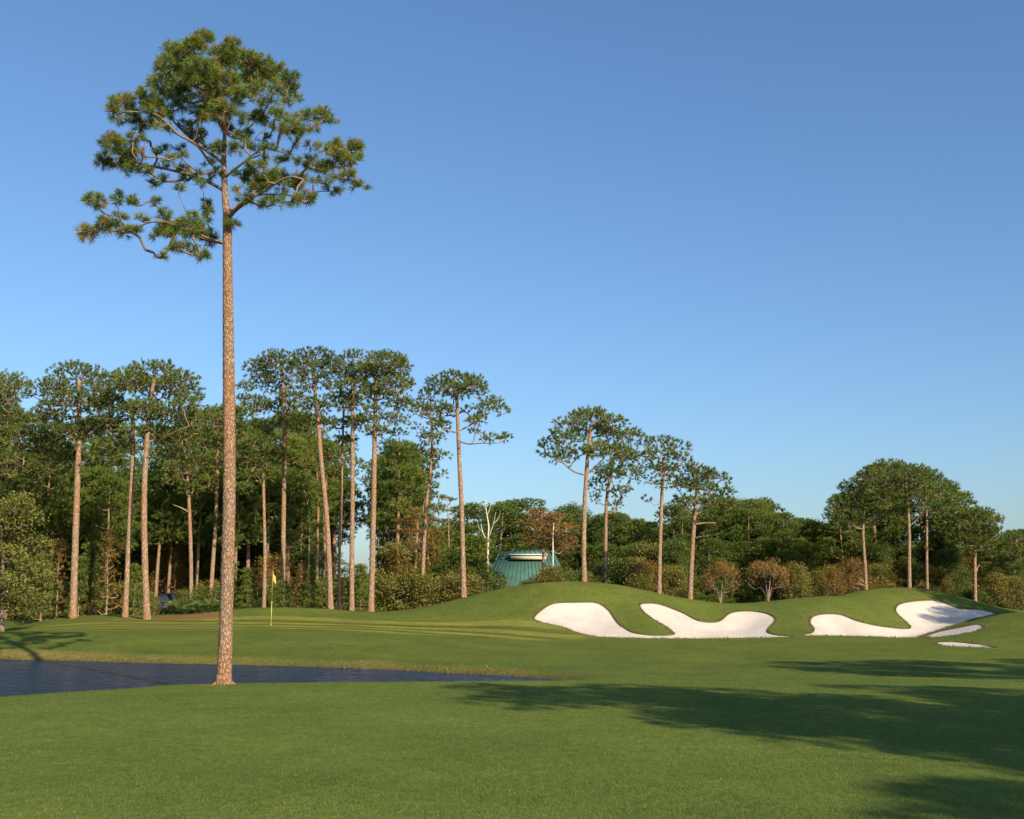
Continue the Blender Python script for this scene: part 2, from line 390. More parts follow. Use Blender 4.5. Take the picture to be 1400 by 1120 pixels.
def tone(x, y, z):
    """real turf colour by where it grows"""
    n = len(x); c = np.tile(np.array((.088, .122, .024)), (n, 1))
    def put(w, col):
        nonlocal c; w = np.clip(w, 0, 1)[:, None]; c = c * (1 - w) + np.array(col) * w
    nz = vnoise(x / 2.1, y / 2.1, 5); nz2 = vnoise(x / .8, y / .8, 6); nz3 = vnoise(x / 6, y / 6, 8)
    d = sdist(pond, x, y)
    yu = y / S; u = 700 + x / y.clip(1) * F
    # fairway mowing: broad soft bands
    put(.25 * sstep(-.3, .6, np.sin((x * .55 + y * 1.0) / 1.15 + .6 * nz3)) * (yu < 60), (.112, .152, .030))
    put(.85 * sstep(44, 32, yu), (.110, .150, .030))
    put(.22 * sstep(.1, .9, nz3 + .5 * nz) * (yu < 60), (.125, .15, .03))
    put(.22 * sstep(-.1, -.9, nz3 + .5 * nz) * (yu < 60), (.075, .115, .022))
    # far bank rough, yellowish
    far = sstep(38, 44, yu)
    put(far * sstep(46, 54, yu) * .35, (.125, .14, .028))
    put(far * (1 - sstep(.1, 1.5, d + .7 * nz)) * .75 * sstep(900, 650, u), (.2, .155, .05))
    put(far * (1 - sstep(.1, .5, d)) * .8, (.07, .055, .025))
    put((1 - far) * (1 - sstep(.2, .8, d)) * .5, (.11, .11, .035))
    # green
    cx, cy = Uv(390, 74) * S, 73.5 * S
    e = ((x - cx) / (20.5 * S)) ** 2 + ((y - cy) / (7.6 * S)) ** 2
    gm = 1 - sstep(.85, 1.1, e)
    st = np.sin((y - cy + .012 * (x - cx + 3) ** 2 * .6 + .05 * (x - cx)) * 2 * math.pi / (2.7) + .3 * nz3)
    put(gm, (.20, .205, .04))
    put(gm * sstep(-.2, .5, st) * .95, (.09, .105, .022))
    # upper slopes of the mounds slightly drier
    hz = sstep(1.2, 2.9, z + .3 * nz3)
    put(hz * .5 * (yu > 66), (.125, .135, .024))
    put(.3 * sstep(.2, .8, nz) * (yu > 45), (.12, .125, .034))
    hx, hy = Uv(306, 35.7) * S, 35.7 * S
    put(.8 * (1 - sstep(.25, .75, np.hypot(x - hx, y - hy) + .15 * nz2)), (.20, .15, .05))
    # pine straw and forest floor
    sx, sy = Uv(250, 81.5) * S, 82 * S
    s_ = ((x - sx) / (3.9 * S)) ** 2 + ((y - sy) / (3.2 * S)) ** 2
    put(1 - sstep(.7, 1.15, s_ + .25 * nz2), (.19, .12, .045))
    sx, sy = Uv(560, 89) * S, 89 * S
    s_ = ((x - sx) / (4.5 * S)) ** 2 + ((y - sy) / (2.0 * S)) ** 2
    put(1 - sstep(.7, 1.2, s_ + .25 * nz2), (.2, .13, .06))
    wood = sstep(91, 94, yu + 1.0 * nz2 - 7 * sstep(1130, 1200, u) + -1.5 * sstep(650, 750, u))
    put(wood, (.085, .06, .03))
    # sandy drier collar close to the bunkers
    if n < 400000:
        for k, b in bunkers.items():
            m = (np.abs(x - b[:, 0].mean()) < 22) & (np.abs(y - b[:, 1].mean()) < 14)
            if m.any():
                db = np.full(n, 9.); db[m] = sdist(b, x[m], y[m])
                put((1 - sstep(.0, .7, db + .25 * nz)) * .45, (.16, .135, .045))
    return c

# bunker zone rectangle on grid lines
allb = np.vstack(list(bunkers.values()))
i0 = np.searchsorted(gx, allb[:, 0].min() - 1.0); i1 = np.searchsorted(gx, allb[:, 0].max() + 1.0)
j0 = np.searchsorted(gy, allb[:, 1].min() - 1.0); j1 = np.searchsorted(gy, allb[:, 1].max() + 1.0)
V0 = np.stack([XX.ravel(), YY.ravel(), ZZ.ravel()], 1)
ii, jj = np.meshgrid(np.arange(NX - 1), np.arange(NY - 1))
keep = ~((ii >= i0) & (ii < i1) & (jj >= j0) & (jj < j1)); ii = ii[keep]; jj = jj[keep]
Q0 = np.stack([jj * NX + ii, jj * NX + ii + 1, (jj + 1) * NX + ii + 1, (jj + 1) * NX + ii], 1)
# constrained triangulation there, so that each bunker edge is an exact edge of turf and sand
sub = [(gx[i], gy[j]) for j in range(j0, j1 + 1) for i in range(i0, i1 + 1)]
sub = np.array(sub); bd = np.full(len(sub), 9.)
for b in bunkers.values(): bd = np.minimum(bd, np.abs(sdist(b, sub[:, 0], sub[:, 1])))
sub = sub[bd > .1]
pts = [tuple(p) for p in sub]; edges = []
for b in bunkers.values():
    k = len(pts); pts += [tuple(p) for p in b]; edges += [(k + i, k + (i + 1) % len(b)) for i in range(len(b))]
res = geometry.delaunay_2d_cdt([Vector(p) for p in pts], edges, [], 0, 1e-5)
cv = np.array([tuple(p) for p in res[0]]); cf = np.array([f for f in res[2] if len(f) == 3])
cen = cv[cf].mean(1); insand = {k: sdist(b, cen[:, 0], cen[:, 1]) < 0 for k, b in bunkers.items()}
anysand = np.any(list(insand.values()), axis=0)
cz = H(cv[:, 0], cv[:, 1]); C3 = np.column_stack([cv, cz])
# orient faces up
def up(Vv, Ff):
    a, b, c = Vv[Ff[:, 0]], Vv[Ff[:, 1]], Vv[Ff[:, 2]]
    nz = (b[:, 0] - a[:, 0]) * (c[:, 1] - a[:, 1]) - (b[:, 1] - a[:, 1]) * (c[:, 0] - a[:, 0])
    Ff = Ff.copy(); m = nz < 0; Ff[m] = Ff[m][:, ::-1]; return Ff
cf = up(C3, cf)
# turf: merge the grid part and the triangulated part (weld the shared border)
Vall = np.vstack([V0, C3]); nb = len(V0)
TG = cf[~anysand] + nb
key = {}
for j in range(j0, j1 + 1):
    for i in range(i0, i1 + 1):
        if j in (j0, j1) or i in (i0, i1): key[(round(gx[i], 3), round(gy[j], 3))] = j * NX + i
rem = np.arange(len(Vall))
for k_, (a, b) in enumerate(cv):
    kk = key.get((round(float(a), 3), round(float(b), 3)))
    if kk is not None: rem[nb + k_] = kk
TG = rem[TG]
used = np.zeros(len(Vall), dtype=bool); used[Q0.ravel()] = True; used[TG.ravel()] = True
new = np.cumsum(used) - 1
Vt = Vall[used]; Q0 = new[Q0]; TG = new[TG]
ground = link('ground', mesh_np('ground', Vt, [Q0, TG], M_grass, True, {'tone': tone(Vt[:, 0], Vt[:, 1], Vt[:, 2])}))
tag(ground, 'mown green turf of fairway, pond bank, putting green and bunker mounds', None, None, 'structure')

M_lip = plain('turf_edge', (.12, .12, .045), .9, .1, .35, 25)
lipV = MB()
for k, b in bunkers.items():
    Ff = cf[insand[k]]; us = np.unique(Ff); mp = -np.ones(len(cv), dtype=int); mp[us] = np.arange(len(us))
    Vs = C3[us].copy(); din = -sdist(b, Vs[:, 0], Vs[:, 1])
    dep = .02 if k in 'cd' else .04
    Vs[:, 2] -= dep + (.03 if k in 'cd' else .17) * sstep(0, 1.4, din) - .02 * vnoise(Vs[:, 0] * 1.1, Vs[:, 1] * 1.1, 12)
    o = link('sand_bunker', mesh_np('sand_bunker', Vs, mp[Ff], M_sand, True))
    lab = {'a': 'pale sand bunker of two lobes on the left mound', 'b': 'pale sand bunker at right with tree shade across its upper lobe',
           'c': 'narrow sand strip below the grass lip at the far right', 'd': 'small low sliver of sand nearest the camera at right'}[k]
    tag(o, lab, None, None, 'structure')
    hz = H(b[:, 0], b[:, 1]); n = len(b)
    nzb = np.abs(vnoise(np.arange(n) * .3, np.zeros(n), 3))
    Vl = np.vstack([np.column_stack([b, hz + .002]), np.column_stack([b, hz - dep - .06])])
    i = np.arange(n); i2 = (i + 1) % n
    lipV.add(Vl, np.stack([i, i2, n + i2, n + i], 1))
lip = lipV.build('bunker_edge', M_lip); tag(lip, 'cut turf edge standing around the sand', None, None, 'structure')

wp = link('pond', mesh_np('pond', [(-90, 8, ZW), (4.5, 8, ZW), (4.5, 62, ZW), (-90, 62, ZW)], np.array([[0, 1, 2, 3]]), M_water))
tag(wp, 'narrow dark blue pond between the fairway and the green', None, None, 'structure')

# longer grass: pond edges and bunker rims (uncountable)
def blades(P, Hh, Wd, lean=.5):
    n = len(P); a = rng.uniform(0, 2 * math.pi, n); h = Hh * rng.uniform(.5, 1.2, n); w = Wd * rng.uniform(.6, 1.3, n)
    dx = np.cos(a) * w; dy = np.sin(a) * w; l = rng.normal(0, lean, (n, 2)) * h[:, None]
    V = np.empty((n, 3, 3)); V[:, 0] = P - np.stack([dx, dy, np.full(n, .01)], 1); V[:, 1] = P + np.stack([dx, dy, np.full(n, -.01)], 1)
    V[:, 2] = P + np.stack([l[:, 0], l[:, 1], h], 1)
    return V.reshape(-1, 3), np.arange(3 * n).reshape(-1, 3)
def along(poly, n, off, lo=-.2):
    P = np.asarray(poly); k = rng.integers(0, len(P), n); t = rng.random(n)
    p = P[k] * (1 - t)[:, None] + P[(k + 1) % len(P)] * t[:, None]
    return p + rng.normal(0, off, (n, 2))
q = along(catmull(pond, 3, True), 22000, .3); q = q[(q[:, 0] > -34) & (q[:, 1] > 20) & (q[:, 0] < .4)]
d = sdist(pond, q[:, 0], q[:, 1]); q = q[(d > .04) & ((q[:, 1] > 29.2) | (d < .5))]
hz = H(q[:, 0], q[:, 1]); hh = np.where(q[:, 1] > 29.2, .06 + .03 * vnoise(q[:, 0] / 1.3, q[:, 1], 31), .03)
Vb, Tb = blades(np.column_stack([q, hz]), hh, .012)
tint = np.repeat(np.clip(rng.normal(.55, .28, len(q)) + .15 * (q[:, 1] > 29.2), 0, 1), 3)
g1 = link('bank_grass', mesh_np('bank_grass', Vb, Tb, M_bladeg, False, {'tint': tint})); tag(g1, 'longer yellowish grass along the edge of the pond', None, None, 'stuff')
qs = []
for k, b in bunkers.items():
    per = np.linalg.norm(np.roll(b, -1, 0) - b, axis=1).sum(); q = along(b, int(per * 150), .07)
    d = sdist(b, q[:, 0], q[:, 1]); qs.append(q[d > 0.0])
q = np.vstack(qs); hz = H(q[:, 0], q[:, 1])
Vb, Tb = blades(np.column_stack([q, hz]), .09, .013)
tint = np.repeat(np.clip(rng.normal(.45, .25, len(q)), 0, 1), 3)
g2 = link('fringe_grass', mesh_np('fringe_grass', Vb, Tb, M_bladeg, False, {'tint': tint})); tag(g2, 'fringe of uncut grass around the sand bunkers', None, None, 'stuff')

# short mown blades where the fairway is nearest, thinning out with distance
nb_ = 420000; yy = 8.5 + 24 * rng.random(nb_) ** 1.7; xx = rng.uniform(-.62, .62, nb_) * yy + rng.normal(0, .2, nb_)
kp = (sdist(pond, xx, yy) > .5) & (vnoise(xx * 2.2, yy * 2.2, 41) + rng.normal(0, .5, nb_) > -.35); xx, yy = xx[kp], yy[kp]
Vb, Tb = blades(np.column_stack([xx, yy, H(xx, yy)]), .024, .0035, .55)
tint = np.repeat(np.clip(.45 + .18 * vnoise(xx * .9, yy * .9, 43) + rng.normal(0, .22, len(xx)), 0, 1), 3)
g3 = link('fairway_grass', mesh_np('fairway_grass', Vb, Tb, M_turf, False, {'tint': tint})); tag(g3, 'short mown grass blades of the near fairway', None, None, 'stuff')
# ------------------------------------------------------------------ tree builders
class Skel:
    def __init__(s, trunk, r0, r1, cb):
        """trunk: list of points (m) along the stem; cb = first index that may carry limbs"""
        s.P = [np.array(p, dtype=float) for p in trunk]; s.par = [-1] + list(range(len(trunk) - 1)); s.nt = len(trunk)
        s.cb = cb; s.r0 = r0; s.r1 = r1; s.leafn = [0] * s.nt
    def attach(s, p, cand=None, sag=.12, up=.6, k=3, jit=.05):
        A = np.array(s.P); idx = np.arange(s.cb, len(A)) if cand is None else np.array(cand)
        d = A[idx] - p; dist = np.linalg.norm(d, axis=1); pen = dist + up * np.maximum(0, d[:, 2] + .25 * np.hypot(d[:, 0], d[:, 1]))
        j = int(idx[np.argmin(pen)]); a = s.P[j]; L = np.linalg.norm(p - a); prev = j; new = []
        for i in range(1, k + 1):
            t = i / k; q = a * (1 - t) + p * t
            if i < k: q = q + np.array((0, 0, -sag * L * math.sin(math.pi * t) * 1.0)) + rng.normal(0, jit * L, 3)
            s.P.append(q); s.par.append(prev); s.leafn.append(0); prev = len(s.P) - 1; new.append(prev)
        return prev, new
    def radii(s, tw, ex=.45):
        n = len(s.P); c = np.array(s.leafn, dtype=float)
        for i in range(n - 1, 0, -1): c[s.par[i]] += c[i]
        r = tw * np.maximum(c, 1) ** ex; s.count = c
        return r
    def mesh(s, mb, tw, ex=.40, rmax=.075, skip=0):
        r = np.minimum(s.radii(tw, ex), rmax * (.6 + .4 * np.minimum(1, s.count / (s.count[s.nt:].max() + 1))) if len(s.P) > s.nt else 9); tl = np.linspace(s.r0, s.r1, s.nt); P = np.array(s.P)
        i = np.arange(s.nt, len(P)); j = np.array(s.par)[i]
        if not len(i): return
        ra = np.where(j >= s.nt, r[np.minimum(j, len(r) - 1)], np.minimum(r[i] * 1.2, tl[np.minimum(j, s.nt - 1)] * .62))
        ra = np.minimum(ra, r[i] * 2.2); rb = np.minimum(r[i], ra)
        for lo, hi, n in ((.045, 9, 6), (.016, .045, 4), (skip, .016, 3)):
            m = (ra >= lo) & (ra < hi)
            if m.any(): frusta(mb, P[j[m]], P[i[m]], ra[m], rb[m], n)

def frusta(mb, A, B, ra, rb, n):
    d = B - A; L = np.linalg.norm(d, axis=1)[:, None] + 1e-9; d = d / L
    ref = np.where(np.abs(d[:, 2:3]) < .9, np.array([[0, 0, 1.]]), np.array([[1., 0, 0]]))
    U = np.cross(d, ref); U /= np.linalg.norm(U, axis=1)[:, None]; W_ = np.cross(d, U)
    a = np.linspace(0, 2 * math.pi, n, endpoint=False); c, s_ = np.cos(a)[None, :, None], np.sin(a)[None, :, None]
    ring = U[:, None] * c + W_[:, None] * s_
    V = np.concatenate([A[:, None] + ring * ra[:, None, None], (B + d * .15 * rb[:, None])[:, None] + ring * rb[:, None, None]], 1).reshape(-1, 3)
    k = np.arange(len(A))[:, None] * 2 * n; j = np.arange(n)[None]; j2 = (j + 1) % n
    mb.add(V, np.stack([k + j, k + j2, k + n + j2, k + n + j], -1).reshape(-1, 4))

def pad_points(c, rad, n, low=.35, shell=.35):
    out = []
    while len(out) < n:
        q = rng.uniform(-1, 1, (n * 3, 3)); l = np.linalg.norm(q, axis=1)
        m = (l < 1) & (l > shell * rng.random(len(q))) & ((q[:, 2] > -.1) | (rng.random(len(q)) < low))
        out += list(q[m])
    q = np.array(out[:n]); return c + q * rad, q

def needle_tufts(P, D, n, L, W, spread=.75, droop=.25, bend=False):
    """n thin needles from each tuft point P in direction D; returns V, faces, tuft index per vertex"""
    m = len(P); Pr = np.repeat(P, n, 0); Dr = np.repeat(D, n, 0)
    v = rng.normal(0, 1, (m * n, 3)); v /= np.linalg.norm(v, axis=1)[:, None]
    d = Dr + spread * v; d /= np.linalg.norm(d, axis=1)[:, None]; Ls = L * rng.uniform(.65, 1.1, m * n)[:, None]
    s_ = np.cross(d, rng.normal(0, 1, (m * n, 3))); s_ /= np.linalg.norm(s_, axis=1)[:, None]; s_ *= W * .5
    base = Pr - Dr * L * rng.uniform(0, .55, m * n)[:, None]
    tip = base + d * Ls + np.array((0, 0, -1.)) * droop * Ls
    if not bend:
        V = np.stack([base - s_, base + s_, tip], 1).reshape(-1, 3)
        return V, np.arange(len(V)).reshape(-1, 3), np.repeat(np.arange(m), n * 3)
    mid = base + d * Ls * .55 - np.array((0, 0, 1.)) * droop * .12 * Ls
    V = np.stack([base - s_ * .6, base + s_ * .6, mid + s_, mid - s_, tip], 1).reshape(-1, 3)
    k = np.arange(m * n)[:, None] * 5
    T = np.concatenate([k + [0, 1, 2], k + [0, 2, 3], k + [3, 2, 4]])
    return V, T, np.repeat(np.arange(m), n * 5)

def leaf_clumps(P, D, n, L, W, spread=.5):
    """n small diamond leaves scattered round each point"""
    m = len(P); Pr = np.repeat(P, n, 0) + rng.normal(0, spread, (m * n, 3)) * np.array((1, 1, .8))
    d = rng.normal(0, 1, (m * n, 3)) + np.repeat(D, n, 0) * .6; d /= np.linalg.norm(d, axis=1)[:, None]
    u_ = np.cross(d, rng.normal(0, 1, (m * n, 3))); u_ /= np.linalg.norm(u_, axis=1)[:, None]
    l = L * rng.uniform(.6, 1.2, m * n)[:, None]; w = W * rng.uniform(.6, 1.2, m * n)[:, None]
    V = np.stack([Pr - d * l * .5, Pr + u_ * w * .5, Pr + d * l * .5, Pr - u_ * w * .5], 1).reshape(-1, 3)
    return V, np.arange(len(V)).reshape(-1, 4), np.repeat(np.arange(m), n * 4)

def grow_tree(trunk, r0, r1, cb, pads, dens, tw, mode='needle', n=17, L=.23, W=.038, tintm=.4, low=.3, up=.6, sag=.12, spread=.75, droop=.22,
              main=None, bend=False, twigs=True, shell=.45, tints=.2, brown=.03, leafspread=.16, order=None, padk=4):
    """trunk and pads (centre, radii[, weight]) in local metres -> skeleton, foliage arrays"""
    sk = Skel(trunk, r0, r1, cb)
    for path in (main or []):        # explicit main limbs
        prev = sk.cb + int(np.argmin([np.linalg.norm(sk.P[i] - path[0]) for i in range(sk.cb, sk.nt)]))
        for q in catmull([sk.P[prev]] + list(path[1:]), 4)[1:]:
            sk.P.append(np.array(q)); sk.par.append(prev); sk.leafn.append(0); prev = len(sk.P) - 1
    ax = np.array(trunk[cb:]); 
    srt = sorted(pads, key=lambda p: np.min(np.linalg.norm(ax - p[0], axis=1)))
    TP, TD, TT = [], [], []
    for pd in srt:
        c, rad = np.array(pd[0], dtype=float), np.array(pd[1], dtype=float); wgt = pd[2] if len(pd) > 2 else 1
        tgt = c - np.array((0, 0, rad[2] * .45))
        e, new = sk.attach(tgt, None, sag, up, padk)
        nt_ = max(5, int(dens * wgt * (rad[0] * rad[1] * rad[2]) ** (2 / 3) * 10))
        P, q = pad_points(c, rad, nt_, low, shell)
        o = np.argsort(np.linalg.norm(P - tgt, axis=1)); P, q = P[o], q[o]
        D = q * (1 / np.maximum(rad, .2)) * rad.mean() + np.array((0, 0, .55)); D /= np.linalg.norm(D, axis=1)[:, None]
        pt = rng.normal(0, tints * .5)
        cand = [new[-1]] + new[-2:-1]
        for k in range(nt_):
            if twigs:
                e2, nw = sk.attach(P[k] - D[k] * L * .3, cand, .06, .2, 2, .05)
                sk.leafn[e2] += 1; cand += nw
                if len(cand) > 90: cand = cand[-60:] + cand[:30]
            else: sk.leafn[e] += 1
            TP.append(P[k]); TD.append(D[k])
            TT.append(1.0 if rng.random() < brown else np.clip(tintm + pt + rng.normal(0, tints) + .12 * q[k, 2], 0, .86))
    TP, TD, TT = np.array(TP), np.array(TD), np.array(TT)
    if mode == 'needle': V, Fc, ti = needle_tufts(TP, TD, n, L, W, spread, droop, bend)
    else: V, Fc, ti = leaf_clumps(TP, TD, n, L, W, leafspread)
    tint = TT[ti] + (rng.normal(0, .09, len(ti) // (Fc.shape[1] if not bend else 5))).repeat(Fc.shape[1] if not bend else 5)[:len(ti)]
    return sk, V, Fc, np.clip(tint, 0, 1)

def assemble(name, label, cat, loc, sk, V, Fc, tint, leafmat, barkmat, tw, ex=.40, seg=9, group=None, stubs=(), flare=1.25, hero=False, trunk_extra=None, skip=0, rz=0):
    t = thing(name, label, cat, loc, rz, group)
    mb = MB(); T = np.array(sk.P[:sk.nt]); k = 3 if not hero else 10
    Tc = catmull(T, k); s_ = np.linspace(0, 1, len(Tc)); rr = sk.r0 + (sk.r1 - sk.r0) * s_ ** 1.15
    hgt = Tc[:, 2] - Tc[0, 2]; rr = rr * (1 + (flare - 1) * np.exp(-np.maximum(hgt - .1, 0) / .35))
    if trunk_extra is not None: rr = trunk_extra(hgt, rr)
    mb.tube(Tc, rr, seg, noise=.02 if hero else .03)
    for a, b, r_ in stubs: mb.tube(catmull([a, (np.array(a) + b) / 2 + np.array((0, 0, .04)), b], 3), np.linspace(r_, r_ * .35, 7), 5)
    if hero:
        mb.build('trunk', barkmat, t, True); lb = MB(); sk.mesh(lb, tw, ex); lb.build('branches', M_limb, t, True)
    else:
        if barkmat is M_bark and len(sk.P) > 900:
            mb.build('trunk', barkmat, t, True); lb = MB(); sk.mesh(lb, tw, ex, .055, skip=skip)
            lb.build('branches', M_limb, t, True)
        else: sk.mesh(mb, tw, ex, .055, skip=skip); mb.build('trunk', barkmat, t, True)
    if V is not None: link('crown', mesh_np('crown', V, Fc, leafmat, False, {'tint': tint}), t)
    return t

def px_tree(label, base, y, stem, pads, w0=8, w1=5, name='pine_tree', cat='pine tree', group=None, dens=14, stubs=(), depth=.75, double=.65, main=(), cbf=None, leafmat=None, barkmat=None, **kw):
    """a tree surveyed from the photograph: stem and foliage pads given in photo pixels at its own distance y"""
    kw = dict(kw); tw = kw.pop('tw', .0065); seg = kw.pop('seg', 9); skip = kw.pop('skip', 0)
    X0 = at(base[0], base[1], y); g = h1(X0[0], X0[1]); B = np.array((X0[0], X0[1], min(g, X0[2] + .5) - .08))
    px = y * S / F                                                     # metres per pixel there
    st = [B * 0] + [at(u, v, y) - B for u, v in stem]
    st = [np.array(p) for p in st]
    cu = np.mean([p[0] for p in pads]); R_ = max(abs(p[0] - cu) + p[2] for p in pads) * px
    P = []
    for k, p in enumerate(pads):
        u, v, ru, rv = p[:4]; w = p[4] if len(p) > 4 else 1
        c = at(u, v, y) - B; dx = (u - cu) * px; room = math.sqrt(max(.05, 1 - min(.95, (dx / R_) ** 2))) * R_ * depth
        off = rng.uniform(-.85, .85) * room * (.5 if double else 1)
        rad = (ru * px, max(ru, rv) * px * .8, rv * px * 1.2)
        # keep the pad on its line of sight scale while it moves in depth
        c2 = at(u, v, y + off / S) - B; P.append((c2, rad, w))
        if rng.random() < double:
            o2 = -math.copysign(rng.uniform(.45, .95) * room, off)
            u2 = cu + (u - cu) * rng.uniform(.6, .9); v2 = v + rng.uniform(.1, .5) * rv
            c3 = at(u2, v2, y + o2 / S) - B; P.append((c3, tuple(.85 * r for r in rad), w * .8))
    # stem resampled, crown start by lowest pad unless given
    stc = catmull(st, 4); low = min(p[0][2] - p[1][2] * .8 for p in P)
    lowz = low - .8 if cbf is None else cbf * stc[-1][2]
    cb = int(np.argmax(stc[:, 2] > min(lowz, stc[-1][2] * .97))); cb = max(1, min(cb, len(stc) - 2))
    mains = [[at(u, v, y + dy) - B for u, v, dy in path] for path in main]
    sk, V, Fc, tint = grow_tree(list(stc), w0 * px * .44, w1 * px * .44, cb, P, dens, tw, main=mains, **kw)
    sb = [(at(a, b, y) - B, at(c, d, y - 1 * (i % 2)) - B, r_ * px) for i, (a, b, c, d, r_) in enumerate(stubs)]
    return assemble(name, label, cat, B, sk, V, Fc, tint, leafmat or M_needle, barkmat or M_bark, tw, seg=seg, group=group, stubs=sb, skip=skip)

# ------------------------------------------------------------------ the lone pine by the pond
def Z(x, y): return (90 + x / 3.256, 30 + y / 3.256)
YH = 35.7
hero_pads = []
def zp(l, w=1.0):
    for x, y, rx, ry in l:
        u, v = Z(x, y); hero_pads.append((u, v, rx / 3.256, ry / 3.256, w))
zp([(130,800,55,42),(230,785,26,36),(300,800,26,32),(95,935,52,42),(185,905,58,42),(398,800,22,26),(440,862,36,38),(450,925,55,45),(555,905,62,62),(630,955,50,45),(628,830,30,48)])
zp([(400,945,25,28),(520,1005,75,32),(610,1040,45,26),(430,1040,40,14),(300,930,50,25),(240,870,40,24),(340,880,30,24)], .7)
zp([(200,540,55,52),(165,615,42,38),(250,630,45,30),(290,610,35,34),(212,385,34,58),(268,355,44,46),(338,335,36,48),(392,372,55,44)])
zp([(345,450,60,34),(405,585,22,28),(470,605,30,30),(515,660,40,26),(390,715,30,26),(505,740,26,22),(300,520,60,25),(370,660,50,14)], .8)
zp([(480,130,64,46),(455,200,66,46),(425,280,66,44),(500,300,66,52),(560,100,52,44),(620,78,56,42),(740,98,46,34),(700,150,76,52),(800,160,66,46),(860,185,66,46),(930,215,56,46),(1000,250,44,44),(1022,305,30,32),(600,215,86,62),(700,270,86,62),(640,330,74,52),(600,400,56,36),(705,390,66,42),(780,330,66,44),(850,270,56,44),(540,235,60,50),(780,230,60,50)])
zp([(430,425,60,38),(505,370,56,46),(940,310,56,40),(900,360,50,40),(860,420,50,30),(560,470,50,30),(620,250,60,40)], .6)
zp([(850,425,54,30),(800,500,44,30),(1000,462,42,34),(1085,412,40,36),(1150,412,42,46),(720,470,40,30)], .9)
zp([(940,400,40,28),(980,350,40,18),(900,560,40,20),(760,560,40,25),(1060,480,60,18),(650,560,40,26),(1150,560,40,22),(700,560,60,30),(840,560,40,20),(600,500,40,30),(960,440,36,26),(1040,340,24,20)], .65)
zp([(820,690,66,40),(870,722,56,36),(950,682,56,36),(1040,700,46,40),(1080,780,40,32)])
zp([(1000,790,60,26),(900,805,70,24),(800,790,46,24),(960,610,40,24),(850,640,50,22)], .75)
zp([(1200,560,46,46),(1290,560,52,40),(1240,620,52,44)])
zp([(1260,690,55,34),(1290,725,40,20),(1190,745,55,18),(1150,640,46,34),(1340,735,14,10),(1085,640,50,20)], .75)
zp([(735,895,38,28)], .8)
hero_main = [
 [Z(692,1000)+(0,), Z(640,965)+(-.5,), Z(560,935)+(-1.2,), Z(450,890)+(-2,), Z(385,868)+(-2.5,), Z(345,845)+(-2.8,), Z(270,862)+(-3,), Z(180,840)+(-3.2,)],
 [Z(692,985)+(0,), Z(600,960)+(1,), Z(480,905)+(2,), Z(390,890)+(2.4,), Z(300,920)+(2.8,), Z(215,950)+(3,), Z(110,965)+(3.2,)],
 [Z(690,745)+(0,), Z(640,715)+(.5,), Z(560,685)+(1,), Z(450,655)+(1.6,), Z(340,635)+(2,), Z(255,600)+(2.3,), Z(190,560)+(2.5,)],
 [Z(690,690)+(0,), Z(630,610)+(-.6,), Z(580,545)+(-1,), Z(500,500)+(-1.4,), Z(440,440)+(-1.8,), Z(380,405)+(-2,), Z(270,400)+(-2.4,)],
 [Z(700,640)+(0,), Z(610,560)+(.6,), Z(540,500)+(1.4,), Z(470,430)+(2,), Z(430,340)+(2.6,)],
 [Z(725,870)+(0,), Z(770,825)+(-.7,), Z(840,780)+(-1.4,), Z(930,720)+(-2,), Z(1000,690)+(-2.4,), Z(1080,705)+(-2.8,), Z(1170,680)+(-3,), Z(1240,640)+(-3.2,)],
 [Z(728,860)+(0,), Z(790,800)+(1,), Z(860,770)+(1.8,), Z(960,770)+(2.4,), Z(1050,780)+(2.8,)],
 [Z(722,690)+(0,), Z(790,625)+(.6,), Z(880,585)+(1.2,), Z(950,530)+(1.7,), Z(1020,490)+(2.1,), Z(1110,470)+(2.5,)],
 [Z(722,680)+(0,), Z(800,620)+(-1,), Z(900,560)+(-2,), Z(1060,620)+(-2.8,), Z(1180,610)+(-3,)],
 [Z(706,500)+(0,), Z(680,440)+(-.3,), Z(630,370)+(-.8,), Z(580,280)+(-1.2,), Z(560,180)+(-1.5,)],
 [Z(708,500)+(0,), Z(745,420)+(.4,), Z(800,360)+(.9,), Z(860,340)+(1.3,), Z(930,280)+(1.7,)],
]
hero_stem = [(309, 850), (313, 700), (313.5, 600), (312.5, 500), (311, 350), (310.5, 300), (307.5, 262), (306, 215), (307, 180), (304, 140), (296, 100), (290, 62)]
_hp = [(p[0], p[1]) for p in hero_pads]
_env = [Z(*q_) for q_ in ((630,45),(760,75),(900,140),(1010,210),(1050,300),(1060,360),(1190,380),(1210,480),(1340,550),(1340,740),(1200,780),(1100,820),(900,850),(760,850),(720,720),(540,760),(360,740),(130,650),(140,500),(200,480),(180,350),(330,290),(400,170),(480,80))]
for _ in range(1500):
    # loose sprays through the crown between the main pads
    u_, v_ = rng.uniform(108, 500), rng.uniform(60, 340)
    dd = min(math.hypot(a_ - u_, (b_ - v_) * 1.3) for a_, b_ in _hp)
    if 12 < dd < 26 and abs(u_ - 308) > 9 and float(sdist(_env, [u_], [v_])[0]) < -6 and len(hero_pads) < 170:
        hero_pads.append((u_, v_, 11, 7, .5)); _hp.append((u_, v_))
